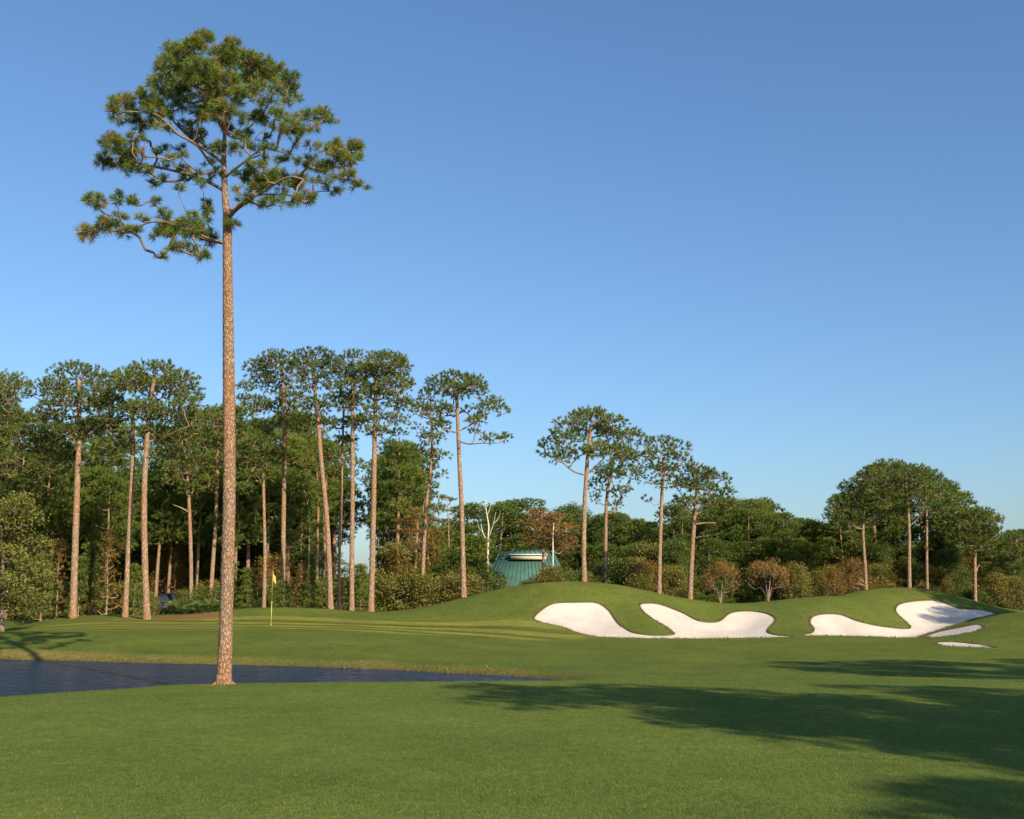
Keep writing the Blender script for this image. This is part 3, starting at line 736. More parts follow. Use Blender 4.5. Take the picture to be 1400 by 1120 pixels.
def hero():
    y = YH; X0 = at(306, 931, y); B = np.array((X0[0], X0[1], h1(X0[0], X0[1]) - .03)); px = y * S / F
    st = [B * 0] + [at(u, v, y) - B for u, v in hero_stem]
    stc = catmull(st, 5); cb = int(np.argmax(stc[:, 2] > (at(310, 352, y) - B)[2]))
    cu = 303; P = []; Rr = 190 * px
    for i, (u, v, ru, rv, w) in enumerate(hero_pads):
        dx = (u - cu) * px; room = math.sqrt(max(.08, 1 - min(.92, (dx / Rr) ** 2))) * Rr * .55
        off = rng.uniform(-.9, .9) * room
        rad = np.array((ru * px, (ru + rv) * .5 * px, rv * px))
        P.append((at(u, v, y + off / S) - B, rad, w))
        if rng.random() < .55 and w > .8:
            P.append((at(cu + (u - cu) * .85, v + rv * .5, y - off / S) - B, rad * .8, w * .6))
    mains = [[at(u, v, y + dy * .6) - B for u, v, dy in p] for p in hero_main]
    sk, V, Fc, tint = grow_tree(list(stc), 8.6 * px, 1.6 * px, cb, P, 72.0, .0042, n=32, L=.175, W=.0085, tintm=.5, low=.5, up=.5, sag=.05, spread=.95, droop=.18,
                                main=mains, bend=True, shell=.2, tints=.22, brown=.09, padk=4)
    wk = [(0, 10.6), (.35, 9.6), (1.3, 8.9), (4.1, 8.4), (7.5, 8.0), (10.3, 6.6), (11.2, 6.3), (12.2, 4.6), (13.2, 3.6), (14.2, 2.0), (15.9, .9)]
    def prof(h, rr): return np.interp(h, [a for a, b in wk], [b * px for a, b in wk])
    t = thing('pine_tree', 'tall lone pine in front of the pond, a mottled bare trunk under an open crown', 'pine tree', B)
    mb = MB(); Tc = catmull(np.array(sk.P[:sk.nt]), 9); h = Tc[:, 2]
    rr = prof(h, None); m = len(Tc); nseg = 44
    # plated bark as real relief
    T = np.gradient(Tc, axis=0); T /= np.linalg.norm(T, axis=1)[:, None]
    # resample finely along the height
    hh = np.linspace(0, h[-1], 900); Pc = np.stack([np.interp(hh, h, Tc[:, i]) for i in range(3)], 1); rr = prof(hh, None)
    a = np.linspace(0, 2 * math.pi, nseg, endpoint=False)
    A, Hh = np.meshgrid(a, hh); A0 = A
    fl = np.exp(-Hh / .2) * .08 * np.sin(5 * A + 1.3)
    rel = .045 * np.abs(vnoise(A * 44 / 6.283 / 3.2 % 64, Hh * 5.5, 21)) + .03 * vnoise(A * 44 / 6.283 / 1.4, Hh * 11, 22) + .02 * vnoise(A * 2, Hh * 1.2, 23)
    rad = rr[:, None] * (1 + rel + fl)
    V2 = np.stack([Pc[:, 0, None] + rad * np.cos(A), Pc[:, 1, None] + rad * np.sin(A), np.repeat(Pc[:, 2, None], nseg, 1)], -1).reshape(-1, 3)
    i = np.arange(899)[:, None] * nseg; j = np.arange(nseg)[None]; j2 = (j + 1) % nseg
    Q = np.stack([i + j, i + j2, i + nseg + j2, i + nseg + j], -1).reshape(-1, 4)
    link('trunk', mesh_np('trunk', V2, Q, M_barkH, True), t)
    lb = MB(); sk.mesh(lb, .0048, .38, .055); lb.build('branches', M_limb, t, True)
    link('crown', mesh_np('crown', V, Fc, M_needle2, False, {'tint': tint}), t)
    # exposed roots flaring into the turf
    rb = MB()
    for ang in (.3, 1.4, 2.6, 3.7, 5.1):
        c, s2 = math.cos(ang), math.sin(ang)
        rb.tube([(c * .12, s2 * .12, .10), (c * .22, s2 * .22, .03), (c * .32, s2 * .32, -.02), (c * .5, s2 * .5, -.08)], [.05, .045, .035, .02], 7)
    rb.build('root_flare', M_barkH, t, True)
    print('hero faces', len(Fc), 'pads', len(P))
hero()

# ------------------------------------------------------------------ surveyed pines of the tree line
G1 = None
px_tree('tall pine at the left with a straight pinkish trunk under a broad flat crown', (100, 842), 84, [(103, 740), (106, 650), (108, 600), (108, 520)],
        [(105,512,44,17),(72,532,36,18),(140,530,36,20),(100,555,46,18),(62,570,28,16),(125,585,32,16),(95,590,26,14),(150,555,24,16)], 11, 6)
px_tree('big pine at the left edge with its crown cut by the frame', (-22, 850), 88, [(-20, 700), (-15, 620), (-8, 530)],
        [(10,528,34,20),(-20,540,40,22),(-5,565,40,22),(30,600,46,18),(70,612,32,18),(95,628,20,14),(20,635,42,16),(60,645,30,14),(30,665,30,14),(-30,600,40,22),(-30,650,30,20)], 10, 6,
        main=[[(-15,650,0),(20,645,-1),(45,632,-2),(90,632,-2)]])
px_tree('slim pine with a very straight trunk left of the widest domed crown', (171, 845), 82, [(175, 760), (179, 680), (182, 600), (178, 545)],
        [(175,520,30,16),(150,575,24,14),(168,600,22,12),(150,545,20,14),(185,560,22,14),(140,610,20,10)], 8.5, 5, stubs=[(181,603,148,592,2.2)])
px_tree('pine carrying the widest smooth domed crown of the left wood', (201, 848), 80, [(198, 770), (197, 690), (199, 630), (203, 580), (210, 520)],
        [(212,508,42,16),(180,520,30,18),(245,522,30,18),(215,535,42,20),(262,545,24,20),(272,572,18,18),(235,565,36,16),(195,560,30,16),(215,590,26,14),(250,598,28,14),(180,588,20,12)], 10.5, 6,
        main=[[(199,625,0),(215,605,-1),(245,588,-2),(268,580,-2)]])
px_tree('pale trunked pine behind the palmettos with a small ragged crown', (262, 822), 96, [(261, 770), (259, 700), (256, 650), (252, 610)],
        [(248,602,32,14),(232,625,26,14),(268,630,24,14),(250,645,32,14),(228,655,18,10),(262,668,20,10)], 6.5, 4, stubs=[(258,700,236,690,1.6)])
px_tree('leaning pine just left of the lone pine trunk, rooted in the palmettos', (287, 822), 97, [(291, 770), (295, 710), (297, 640), (298, 580)],
        [(296,570,28,16),(280,600,26,16),(318,600,24,16),(300,630,30,16),(285,660,24,12),(322,640,20,14)], 7, 4)
px_tree('thin half lit pine trunk just left of the yellow flag', (361, 832), 92, [(362, 780), (362, 740), (360, 660), (358, 610)],
        [(352,600,28,14),(338,625,22,12),(372,620,22,12),(350,650,30,14),(330,665,18,10)], 6, 4)
px_tree('tall pine whose broad ragged crown begins the central group', (387, 815), 94, [(387, 760), (388, 680), (389, 600), (388, 545), (384, 495)],
        [(378,492,30,13),(352,505,22,14),(400,508,22,14),(370,525,34,15),(335,530,14,10),(405,540,22,13),(350,552,24,12),(385,558,28,13),(400,575,20,8),(362,580,24,8),(330,545,12,7)], 8, 5)
px_tree('curved trunk pine with the highest crown of the central group', (452, 834), 87, [(450, 770), (446, 700), (440, 640), (436, 590), (432, 550), (428, 500)],
        [(430,486,32,11),(410,498,20,12),(450,500,24,13),(428,520,30,14),(455,530,18,12),(432,555,28,13),(412,575,20,9),(445,578,20,9)], 8.5, 5)
px_tree('thin pine between the curved trunk and the straight one', (464, 833), 90, [(464, 770), (466, 700), (468, 620), (470, 560)],
        [(470,545,22,13),(485,575,16,10),(460,580,20,10),(472,600,18,8)], 5, 3.5)
px_tree('straight pine second from the right in the central group, its trunk lit to the top', (481, 835), 88, [(481, 760), (482, 680), (482, 600), (482, 530)],
        [(485,490,24,12),(472,508,20,12),(500,505,24,13),(485,525,26,14),(505,535,18,12),(478,552,22,11),(492,575,18,9)], 8, 5)
px_tree('thick trunked pine at the right end of the central group with a wide layered crown', (507, 836), 87.5, [(509, 770), (511, 680), (512, 610), (513, 560), (514, 520)],
        [(530,490,32,12),(548,503,20,13),(515,508,26,13),(538,522,28,14),(558,525,10,12),(520,540,26,12),(548,550,24,9),(505,562,20,10),(535,572,28,8),(512,588,22,8),(545,592,14,7)], 9.5, 5.5,
        main=[[(512,590,0),(525,560,-1),(545,540,-2)]])
px_tree('leaning sparse pine with some browned needles just right of the central group', (577, 815), 98, [(579, 760), (583, 690), (589, 640), (591, 590), (588, 565)],
        [(578,560,20,9,.6),(595,575,14,9,.6),(590,598,22,9,.7),(600,622,20,8,.7),(575,615,16,8,.5),(588,640,14,7,.6),(606,648,10,6,.6),(570,585,16,8,.4)], 6.5, 3.5, brown=.15)
px_tree('solitary pine left of the green roof with one long low limb to its right', (634, 818), 88.5, [(633, 770), (631, 690), (628, 630), (626, 578), (624, 535)],
        [(620,513,22,7),(600,524,22,11),(645,524,24,12),(622,535,26,11),(660,536,10,9),(585,540,16,11),(575,558,16,14),(600,560,20,12),(672,552,20,11),(688,562,10,9),(655,572,18,8),(605,582,18,8),(640,562,14,7,.6),(672,598,18,7),(690,598,11,6),(650,590,14,5,.5)], 8.5, 5, double=.35,
        main=[[(628,608,0),(640,607,-.5),(658,606,-1),(678,606,-1.5)], [(627,590,0),(645,580,.5),(665,568,1)]])
px_tree('pine on the crest of the mound with a full rounded crown', (799, 798), 87.5, [(798, 750), (799, 700), (801, 660), (804, 620), (808, 585)],
        [(808,568,34,11),(780,580,26,12),(838,580,24,13),(808,592,36,12),(850,598,18,12),(775,603,26,12),(757,592,10,7),(747,612,16,13),(825,612,30,11),(762,625,20,9,.7),(790,618,24,9),(850,618,16,9)], 8, 5, double=.45,
        main=[[(801,652,0),(785,645,-.5),(768,632,-1),(752,620,-1.5)], [(802,645,0),(820,632,.6),(840,615,1.2)]])
px_tree('pine with a drooping dark crown just behind the one on the mound crest', (826, 785), 102, [(828, 740), (829, 690), (834, 650), (840, 620)],
        [(862,595,22,12),(882,607,14,12),(850,620,26,13),(878,628,20,12),(830,645,24,12),(862,648,24,12),(818,662,16,12),(850,672,18,9),(812,680,8,7,.7),(842,690,14,6,.7)], 6, 4, double=.4)
px_tree('slender pine above the two lobed bunker with a loose light crown', (901, 813), 90.5, [(902, 760), (904, 700), (906, 660), (908, 625)],
        [(905,602,22,7),(925,612,24,10),(900,620,22,11),(930,630,22,12),(908,640,28,11),(948,640,12,9),(888,655,12,6,.5),(930,656,22,9),(905,662,20,7,.6),(880,682,8,5,.5)], 7, 4, double=.3, dens=11,
        main=[[(904,690,0),(895,684,-.5),(884,682,-1)]])
px_tree('pine above the two lobed bunker with bare dead stubs on its right side', (943, 821), 92, [(945, 780), (948, 730), (951, 690), (955, 655)],
        [(958,645,24,9),(980,655,22,10),(940,662,22,10),(965,670,28,11),(995,672,12,10),(935,685,20,10),(975,685,24,10),(998,690,10,9)], 8, 4.5,
        stubs=[(949,717,979,715,1.6),(948,737,968,733,1.6),(949,705,960,700,1.3),(966,733,980,732,.8)])
px_tree('thin pine trunk rising at the left end of the big right hand crown', (1184, 806), 99, [(1183, 780), (1181, 750), (1180, 725), (1182, 680)],
        [(1165,668,22,12),(1150,690,18,12),(1180,685,24,13),(1160,708,26,11),(1195,705,18,10),(1145,712,14,9)], 5.5, 3.5, stubs=[(1184,800,1174,790,1.4),(1184,802,1170,798,1)])
px_tree('pine with a pale straight trunk in the middle of the big right hand crown', (1243, 805), 98, [(1243, 770), (1243, 730), (1241, 690), (1238, 650)],
        [(1215,638,26,10),(1248,645,26,11),(1190,648,18,11),(1225,660,32,13),(1265,658,20,11),(1280,672,16,12),(1250,678,28,12),(1205,680,26,12),(1230,700,22,8)], 6, 3.5,
        main=[[(1243,722,0),(1234,712,-1),(1226,700,-1)], [(1243,722,0),(1252,712,1),(1262,700,1)]])
px_tree('dark trunked pine right of the pale trunk in the big right hand crown', (1267, 806), 104, [(1267, 760), (1267, 710), (1265, 670)],
        [(1290,668,18,12),(1305,682,14,12),(1275,690,24,12),(1300,700,18,10),(1255,665,18,12)], 4.5, 3)
px_tree('short pine behind the right mound with its crown above a bent grey branch', (1333, 826), 103, [(1333, 790), (1333, 760), (1336, 730), (1338, 705)],
        [(1335,702,26,9),(1355,712,20,11),(1318,715,20,11),(1340,725,28,12),(1362,730,12,10),(1320,740,20,10),(1350,745,18,9)], 5.5, 3.5, stubs=[(1333,785,1340,770,1.5),(1340,770,1355,770,1)])
px_tree('small pine at the far right edge beyond the mound', (1385, 830), 108, [(1386, 790), (1388, 750), (1390, 738)],
        [(1390,735,22,10),(1405,748,20,12),(1378,750,18,11),(1392,765,22,11),(1370,770,14,9)], 5, 3)
# thin farther stems seen between the big ones
for i, (lab, b, y, st, pads, w) in enumerate([
  ('thin distant pine, leftmost of three slim stems against the bright gap', (517, 790), 135, [(517,740),(516,690),(514,655)], [(512,640,20,9),(525,650,18,9),(505,655,14,8),(515,665,18,6)], 3.6),
  ('thin distant pine, middle of three slim stems against the bright gap', (524, 790), 137, [(524,740),(525,690),(528,650)], [(535,630,20,9),(545,642,18,9),(528,652,16,7),(548,660,14,7)], 3.6),
  ('thin distant pine, rightmost of three slim stems against the bright gap', (532, 790), 134, [(532,740),(531,690),(536,650)], [(552,612,20,9),(560,630,18,10),(545,620,16,8),(566,648,16,8),(555,665,16,6)], 3.8),
  ('narrow pine stem behind the curved trunk, on its left', (434, 800), 108, [(434,740),(435,690),(433,640)], [(425,630,20,10),(440,640,18,9),(430,655,18,8)], 5),
  ('narrow pine stem close on the right of the curved trunk', (443, 800), 112, [(444,760),(443,710),(447,640)], [(455,622,20,10),(445,640,18,9),(462,640,14,8)], 4.5),
  ('narrow pine stem between the ragged crown and the curved trunk', (422, 800), 110, [(422,740),(421,680),(418,620)], [(412,600,20,10),(425,612,20,9),(408,625,16,8)], 4),
  ('short bent pine stem left of the narrow stems in the central group', (410, 800), 112, [(411,750),(413,710),(408,650)], [(400,650,22,10),(415,640,18,9),(395,668,18,8)], 4.2),
  ('thin lit pine stem in the shade behind the two left trunks', (117, 800), 106, [(117,745),(117,700),(120,640)], [(118,625,26,13),(135,640,20,12),(100,645,22,12)], 5.5),
 ]):
    px_tree(lab, b, y, st, pads, w, w * .6, dens=10)
# orange needled cypresses and small wispy trees
px_tree('rust coloured cypress behind the green roof, on its right', (744, 795), 120, [(743, 760), (741, 730), (740, 700)],
        [(738,705,20,9),(722,718,14,9),(755,712,16,10),(740,728,24,10),(765,728,16,10),(722,738,12,7),(755,748,18,8),(772,750,12,9)], 5, 2.5, 'cypress_tree', 'cypress tree', leafmat=M_brown, tintm=.45)
px_tree('white stemmed thin cypress beside the rust coloured one', (756, 795), 116, [(756, 765), (756, 735), (757, 715)], [(765,708,12,7,.5),(778,722,14,8,.8),(760,722,10,7,.5),(780,742,14,8)], 2.6, 1.5, 'cypress_tree', 'cypress tree', leafmat=M_brown, barkmat=M_dead, tw=.003)
px_tree('orange brown cypress in the gap right of the central pines', (568, 800), 104, [(568, 770), (570, 735), (571, 710)],
        [(570,700,14,6,.7),(552,712,16,5,.8),(588,712,16,5,.7),(560,728,20,5),(592,730,16,6,.8),(575,745,22,6),(550,748,14,6),(565,765,22,7),(540,770,14,8)], 5, 2.5, 'cypress_tree', 'cypress tree', leafmat=M_brown, tintm=.35)
px_tree('wispy thin topped tree just left of the solitary pine', (614, 800), 112, [(614, 760), (613, 720), (612, 690)], [(604,680,14,3,.7),(618,683,8,3,.6),(600,698,12,4,.4),(625,700,10,4,.4),(608,715,12,5,.5)], 3, 1.5, 'young_pine', 'pine tree', leafmat=M_olive)
px_tree('brown tree with bushy foliage between the central group and its neighbour', (538, 820), 100, [(538,790),(540,765),(541,750)], [(540,752,22,8),(525,765,18,9),(556,765,18,9),(540,780,28,10),(522,792,18,10),(560,795,20,10),(540,805,26,9)], 4, 2.5, 'small_tree', 'tree', leafmat=M_olive, mode='leaf', L=.16, W=.11, n=12, leafspread=.17)

# bare white snag
def snag():
    y = 112; B0 = at(666, 775, y); B = np.array((B0[0], B0[1], h1(B0[0], B0[1]) - .1)); t = thing('dead_tree', 'bare white dead tree standing left of the green roof', 'dead tree', B)
    mb = MB(); A = lambda u, v, d=0: at(u, v, y + d) - B
    mb.tube(catmull([B * 0, A(667, 750), A(668, 720), A(665, 700), A(664, 682)], 3), np.linspace(.10, .015, 13), 6)
    for pth, r in (([A(667,742), A(660,728,.5), A(657,712,1)], .06), ([A(668,735), A(674,718,-.5), A(678,700,-1)], .05), ([A(666,705), A(670,694), A(672,684)], .03), ([A(660,728,.5), A(655,722), A(652,712)], .03), ([A(675,716,-.5), A(682,708), A(684,698)], .025), ([A(665,698), A(660,690), A(658,680)], .02)):
        mb.tube(catmull(pth, 3), np.linspace(r, r * .25, 7), 5)
    mb.build('trunk', M_dead, t, True)
snag()

# bright broadleaf tree at the left edge
px_tree('bright yellow green broadleaf tree at the left edge of the wood', (3, 862), 75, [(3, 820), (4, 770), (2, 730), (5, 690)],
        [(22,690,24,14),(45,712,20,12),(8,715,22,14),(32,738,24,13),(55,745,14,10),(12,758,24,13),(40,772,24,12),(60,790,14,10),(15,792,24,12),(40,806,22,10),(10,825,22,12),(35,832,20,10),(52,822,12,9),(-15,740,26,26),(-15,800,26,26),(-20,700,20,14)],
        7, 2.5, 'broadleaf_tree', 'broadleaf tree', leafmat=M_bright, barkmat=M_grey, mode='leaf', L=.17, W=.10, n=10, leafspread=.14, dens=12, up=.2)

# ------------------------------------------------------------------ trees copied through the wood
def proto_tree(h, r, crown0, npad, padr, mat, bark, mode='needle', shape='dome', tr=.2, dens=11, n=15, L=.3, W=.042, tintm=.38, stems=1, tint_s=.2, leafspread=.2, lean=.0, brown=.03):
    top = np.array((rng.normal(0, lean) , rng.normal(0, lean), h * .93))
    tk = [np.array((0, 0, 0.)), np.array((top[0] * .2, top[1] * .2, h * .3)), np.array((top[0] * .6 + rng.normal(0, .1), top[1] * .6, h * .62)), top]
    tk = list(catmull(tk, 5)); pads = []
    for k in range(npad):
        t = (k + rng.random()) / npad; z = crown0 * h + (h - crown0 * h) * t
        if shape == 'dome': rr = r * math.sqrt(max(.04, 1 - ((z - crown0 * h * 1.15) / (h * 1.02 - crown0 * h * 1.15)) ** 2)) if z > crown0 * h * 1.15 else r * .8
        elif shape == 'cone': rr = r * (1.02 - .85 * (z - crown0 * h) / (h - crown0 * h)) 
        else: rr = r * math.sin(math.pi * min(.97, .22 + .78 * (z - crown0 * h) / (h - crown0 * h))) ** .6
        a = k * 2.399 + rng.normal(0, .3); q = rr * rng.uniform(.45, .85)
        s_ = padr * rng.uniform(.75, 1.25)
        ax = top[:2] * (z / h)
        pads.append((np.array((ax[0] + q * math.cos(a), ax[1] + q * math.sin(a), min(z, h - s_ * .45))), (s_, s_, s_ * .55 if mode == 'needle' else s_ * .75)))
    cb = max(1, int(len(tk) * max(.05, crown0 - .12)))
    sk, V, Fc, tint = grow_tree(tk, tr, tr * .25, cb, pads, dens, .016, mode=mode, n=n, L=L, W=W, tintm=tintm, tints=tint_s, up=.5, twigs=False, leafspread=leafspread, brown=brown)
    sk.leafn = [min(l, 25) for l in sk.leafn]
    me = MB(); T = np.array(sk.P[:sk.nt]); rr = np.linspace(tr, tr * .25, len(T))
    me.tube(T, rr * (1 + .3 * np.exp(-T[:, 2] / .4)), 8, noise=.03)
    if stems > 1:
        for s2 in range(stems - 1):
            a = s2 * 2.1 + .5; b_ = r * .45
            me.tube(catmull([(0, 0, 0), (b_ * .35 * math.cos(a), b_ * .35 * math.sin(a), h * .25), (b_ * math.cos(a), b_ * math.sin(a), h * .6)], 4), np.linspace(tr * .8, tr * .2, 9), 6)
    sk.mesh(me, .012, .4, .06)
    return dict(h=h, trunk=me.mesh('trunk', bark, True), crown=mesh_np('crown', V, Fc, mat, False, {'tint': tint}))
PR = {}
def place(kind, u, vtop, y, label, cat, group=None, name=None, wx=1.0, variant=None, loc=None, s=None):
    pr = PR[kind][variant if variant is not None else int(rng.integers(len(PR[kind])))]
    if loc is None: X = at(u, vtop, y); g = h1(X[0], X[1]); s = (X[2] - g) / pr['h']; loc = (X[0], X[1], g - .06)
    if s <= .1: s = .3
    t = thing(name or kind, label, cat, loc, rng.uniform(0, 6.28), group); t.scale = (s * wx, s * wx, s)
    link('trunk', pr['trunk'], t); link('crown', pr['crown'], t)
    return t
PR['wood_pine'] = [proto_tree(13, 2.7, .5, 20, 1.15, M_needle, M_bark, tr=.2, lean=.3, dens=11) for _ in range(4)]
PR['evergreen_tree'] = [proto_tree(10, 2.7, .1, 30, 1.25, M_dark, M_bark, mode='leaf', shape='oval', tr=.18, dens=8, n=15, L=.18, W=.10, leafspread=.24, tintm=.4) for _ in range(2)] + \
                       [proto_tree(10, 2.6, .12, 30, 1.1, M_needle, M_bark, shape='oval', tr=.18, dens=9, n=15, L=.32, W=.042, tintm=.3) for _ in range(4)]
PR['young_pine'] = [proto_tree(6, 1.5, .06, 24, .7, M_needle, M_bark, shape='cone', tr=.08, dens=11, n=11, L=.3, W=.045, tintm=.45) for _ in range(3)]
PR['cypress_tree'] = [proto_tree(6, 1.2, .1, 22, .6, M_brown, M_bark, shape='cone', tr=.07, dens=9, n=10, L=.2, W=.035, tintm=.3, brown=.0) for _ in range(2)]
PR['olive_tree'] = [proto_tree(5, 1.9, .18, 22, .8, M_olive, M_grey, mode='leaf', shape='oval', tr=.08, stems=4, dens=8, n=11, L=.17, W=.1, leafspread=.2) for _ in range(2)]
PR['autumn_tree'] = [proto_tree(4, 1.6, .32, 22, .7, M_brown, M_grey, mode='leaf', shape='dome', tr=.06, stems=5, dens=8, n=9, L=.11, W=.065, leafspread=.17, tintm=.25) for _ in range(2)]
PR['shrub'] = [proto_tree(2.4, 1.5, .05, 18, .65, M_dark, M_grey, mode='leaf', shape='dome', tr=.05, stems=4, dens=12, n=11, L=.13, W=.08, leafspread=.15, tintm=.5) for _ in range(3)] + \
              [proto_tree(2.4, 1.4, .05, 16, .6, M_olive, M_grey, mode='leaf', shape='dome', tr=.05, stems=4, dens=12, n=11, L=.12, W=.07, leafspread=.15) for _ in range(2)]
PR['autumn_shrub'] = [proto_tree(2.4, 1.3, .08, 16, .6, M_brown, M_grey, mode='leaf', shape='dome', tr=.04, stems=5, dens=11, n=10, L=.11, W=.06, leafspread=.15, tintm=.2) for _ in range(2)]

# --- deep left wood, behind the surveyed pines
g = 'dark trees packed behind the left pines'; l = 'dark evergreen packed deep in the shaded wood behind the left pines'
for u, v, y in [(-45,600,104),(-15,620,112),(15,660,100),(70,650,106),(92,640,122),(128,660,112),(160,655,125),(196,690,110),(222,670,122),(240,700,106),(275,660,118),(335,650,112),(345,680,104),(375,670,122),(325,640,132),(60,700,96),(140,700,98),(225,700,100),(305,705,100),(350,715,102),(410,690,104)]:
    place('evergreen_tree', u, v, y + 9, l, 'evergreen tree', g, variant=None, wx=1.15)
g = 'slim pines inside the left wood'; l = 'slim pine half hidden inside the left wood, only parts of its stem lit'
for u, v, y in [(35,560,108),(85,575,104),(140,570,112),(158,600,106),(215,580,116),(255,575,110),(318,555,112),(345,575,118),(300,560,120),(402,560,116),(-10,560,114),(22,640,98),(52,620,101),(72,610,99),(130,640,101),(152,650,98),(222,640,100),(238,655,103),(276,640,101),(328,640,100),(346,610,103),(372,640,101),(399,640,104)]:
    place('wood_pine', u, v, y, l, 'pine tree', g, name='pine_tree')
g = 'pines behind the central group'; l = 'pine of middle height closing the gaps behind the central group'
for u, v, y in [(398,590,106),(416,575,112),(438,600,118),(462,600,120),(545,600,112),(560,612,118),(530,618,125),(415,640,120),(455,650,124),(560,645,130),(535,660,138)]:
    place('wood_pine', u, v, y, l, 'pine tree', g, name='pine_tree')
# --- saplings and cypresses between the left trunks
for u, v, y, k, lab in [(84,735,92,'cypress_tree','brown cypress between the left edge tree and the first tall trunk'),(152,725,90,'cypress_tree','tall brown cypress just left of the slim straight pine trunk'),
                        (130,740,91,'young_pine','green sapling pine right of the first tall pinkish trunk'),(62,755,88,'young_pine','green sapling pine at the foot of the left edge pine'),
                        (112,760,90,'young_pine','small sapling pine close behind the first tall pinkish trunk'),(243,745,104,'cypress_tree','rusty cypress hanging over the dark parked car'),
                        (186,770,92,'young_pine','sapling pine between the two trunks left of the parked car'),(228,760,106,'autumn_tree','brown leaved tree in the shade above the dark parked car'),
                        (315,765,99,'young_pine','sapling pine hidden behind the foot of the lone pine'),(340,775,98,'young_pine','sapling pine right of the lone pine trunk'),
                        (388,792,93,'young_pine','low sapling pine at the foot of the ragged crowned pine'),(412,770,95,'cypress_tree','short rusty cypress right of the ragged crowned pine'),
                        (427,778,94,'young_pine','sapling pine left of the curved trunk'),(468,790,92,'cypress_tree','rusty sapling between the curved trunk and the straight one'),
                        (494,770,94,'young_pine','sapling pine between the last two big trunks of the central group'),(375,760,100,'autumn_tree','brown tree behind the yellow flag')]:
    place(k, u, v, y, lab, {'cypress_tree': 'cypress tree', 'young_pine': 'pine tree', 'autumn_tree': 'tree'}[k])
# --- low growth along the edge of the left wood
g = 'shrubs along the edge of the left wood'; l = 'low dark shrub along the foot of the left wood'
for u in list(range(20, 215, 17)) + list(range(255, 440, 14)): place('shrub', u + rng.uniform(-5, 5), rng.uniform(795, 818), rng.uniform(95, 100), l, 'shrub', g)
g = 'shrubs under the central pines'; l = 'leafy shrub in the thicket under and right of the central pines'
for u in list(range(440, 668, 12)): place('shrub', u + rng.uniform(-5, 5), rng.uniform(775, 800) + (8 if u < 530 else 0), rng.uniform(96, 106), l, 'shrub', g, wx=1.3)
g = 'young pines in the thicket left of the house'; l = 'bushy young pine in the thicket left of the green roofed house'
for u, v, y in [(590,745,108),(605,770,100),(622,755,106),(648,730,110),(650,762,102),(580,775,100),(640,775,98),(660,780,108),(530,770,102),(552,778,100),(598,720,122),(628,715,126)]:
    place('young_pine', u, v, y, l, 'pine tree', g, wx=1.5)
for u, v, y, lab in [(556,738,104,'orange brown cypress nearest the last big trunk of the central group'),(585,728,106,'orange brown cypress right of the leaning sparse pine'),(546,760,98,'short orange cypress at the right foot of the central group')]:
    place('cypress_tree', u, v, y, lab, 'cypress tree', wx=1.4)
# --- the round topped trees round the house
for u, v, y, lab in [(644,688,128,'round dark tree just right of the solitary pine trunk'),(680,690,138,'small pine crown seen between the white snag and the house'),(710,682,142,'round crowned pine directly behind the green roof'),
                     (698,700,140,'dark pine behind the left half of the green roof')]:
    place('wood_pine', u, v, y, lab, 'pine tree', name='pine_tree', wx=1.5)
# --- middle and right wood
g = 'evergreens behind the left mound'; l = 'dense evergreen behind the left mound between its pines'
for u, v, y in [(762,702,142),(782,695,146),(815,705,138),(838,700,136),(862,712,122),(885,716,128),(775,745,138),(830,742,114),(872,745,114),(800,735,140),(850,730,124),(790,730,141)]:
    place('evergreen_tree', u, v, y, l, 'evergreen tree', g, wx=1.1)
g = 'evergreens of the middle wood'; l = 'dense evergreen in the middle wood right of the stubbed pine'
for u, v, y in [(915,715,126),(935,700,122),(960,700,118),(985,690,124),(1012,688,120),(1040,684,124),(1030,705,112),(1062,702,118),(1085,712,122),(1110,716,118),(1130,722,124),(1000,725,110),(1072,735,110),(1100,740,110),(970,735,108),(1140,735,114),(925,740,108)]:
    place('evergreen_tree', u, v, y, l, 'evergreen tree', g, wx=1.1)
g = 'evergreens of the right wood'; l = 'dense evergreen under and round the big right hand crown'
for u, v, y in [(1155,728,116),(1178,735,118),(1200,742,114),(1225,752,120),(1285,728,114),(1305,720,112),(1322,735,118),(1350,738,118),(1375,752,118),(1400,745,122),(1425,740,118),(1240,760,112),(1298,750,108),(1360,768,108),(1392,770,106)]:
    place('evergreen_tree', u, v, y, l, 'evergreen tree', g, wx=1.1)
g = 'pines inside the big right hand crown'; l = 'pine adding to the big rounded crown above the right mound'
for u, v, y in [(1160,672,112),(1190,642,114),(1212,632,116),(1255,640,118),(1288,658,112),(1305,672,110),(1150,690,110),(1218,660,122),(1330,698,112)]:
    place('wood_pine', u, v, y, l, 'pine tree', g, name='pine_tree', wx=1.15)
g = 'ragged pines rising from the middle wood'; l = 'ragged pine rising a little above the middle wood'
for u, v, y in [(925,688,114),(990,682,112),(1018,694,110),(1035,680,114),(1072,700,110),(1098,708,113),(1128,716,112),(838,700,122),(870,708,118)]:
    place('wood_pine', u, v, y, l, 'pine tree', g, name='pine_tree', wx=1.1)
# --- the far wood that closes the horizon
g = 'far trees closing the horizon'; l = 'far evergreen closing the horizon behind the nearer woods'
for u in range(-60, 1480, 34):
    if 462 < u < 530: continue
    place('evergreen_tree', u + rng.uniform(-8, 8), rng.uniform(738, 758) if 440 < u < 700 else rng.uniform(722, 750), rng.uniform(150, 172), l, 'evergreen tree', g, wx=1.5)
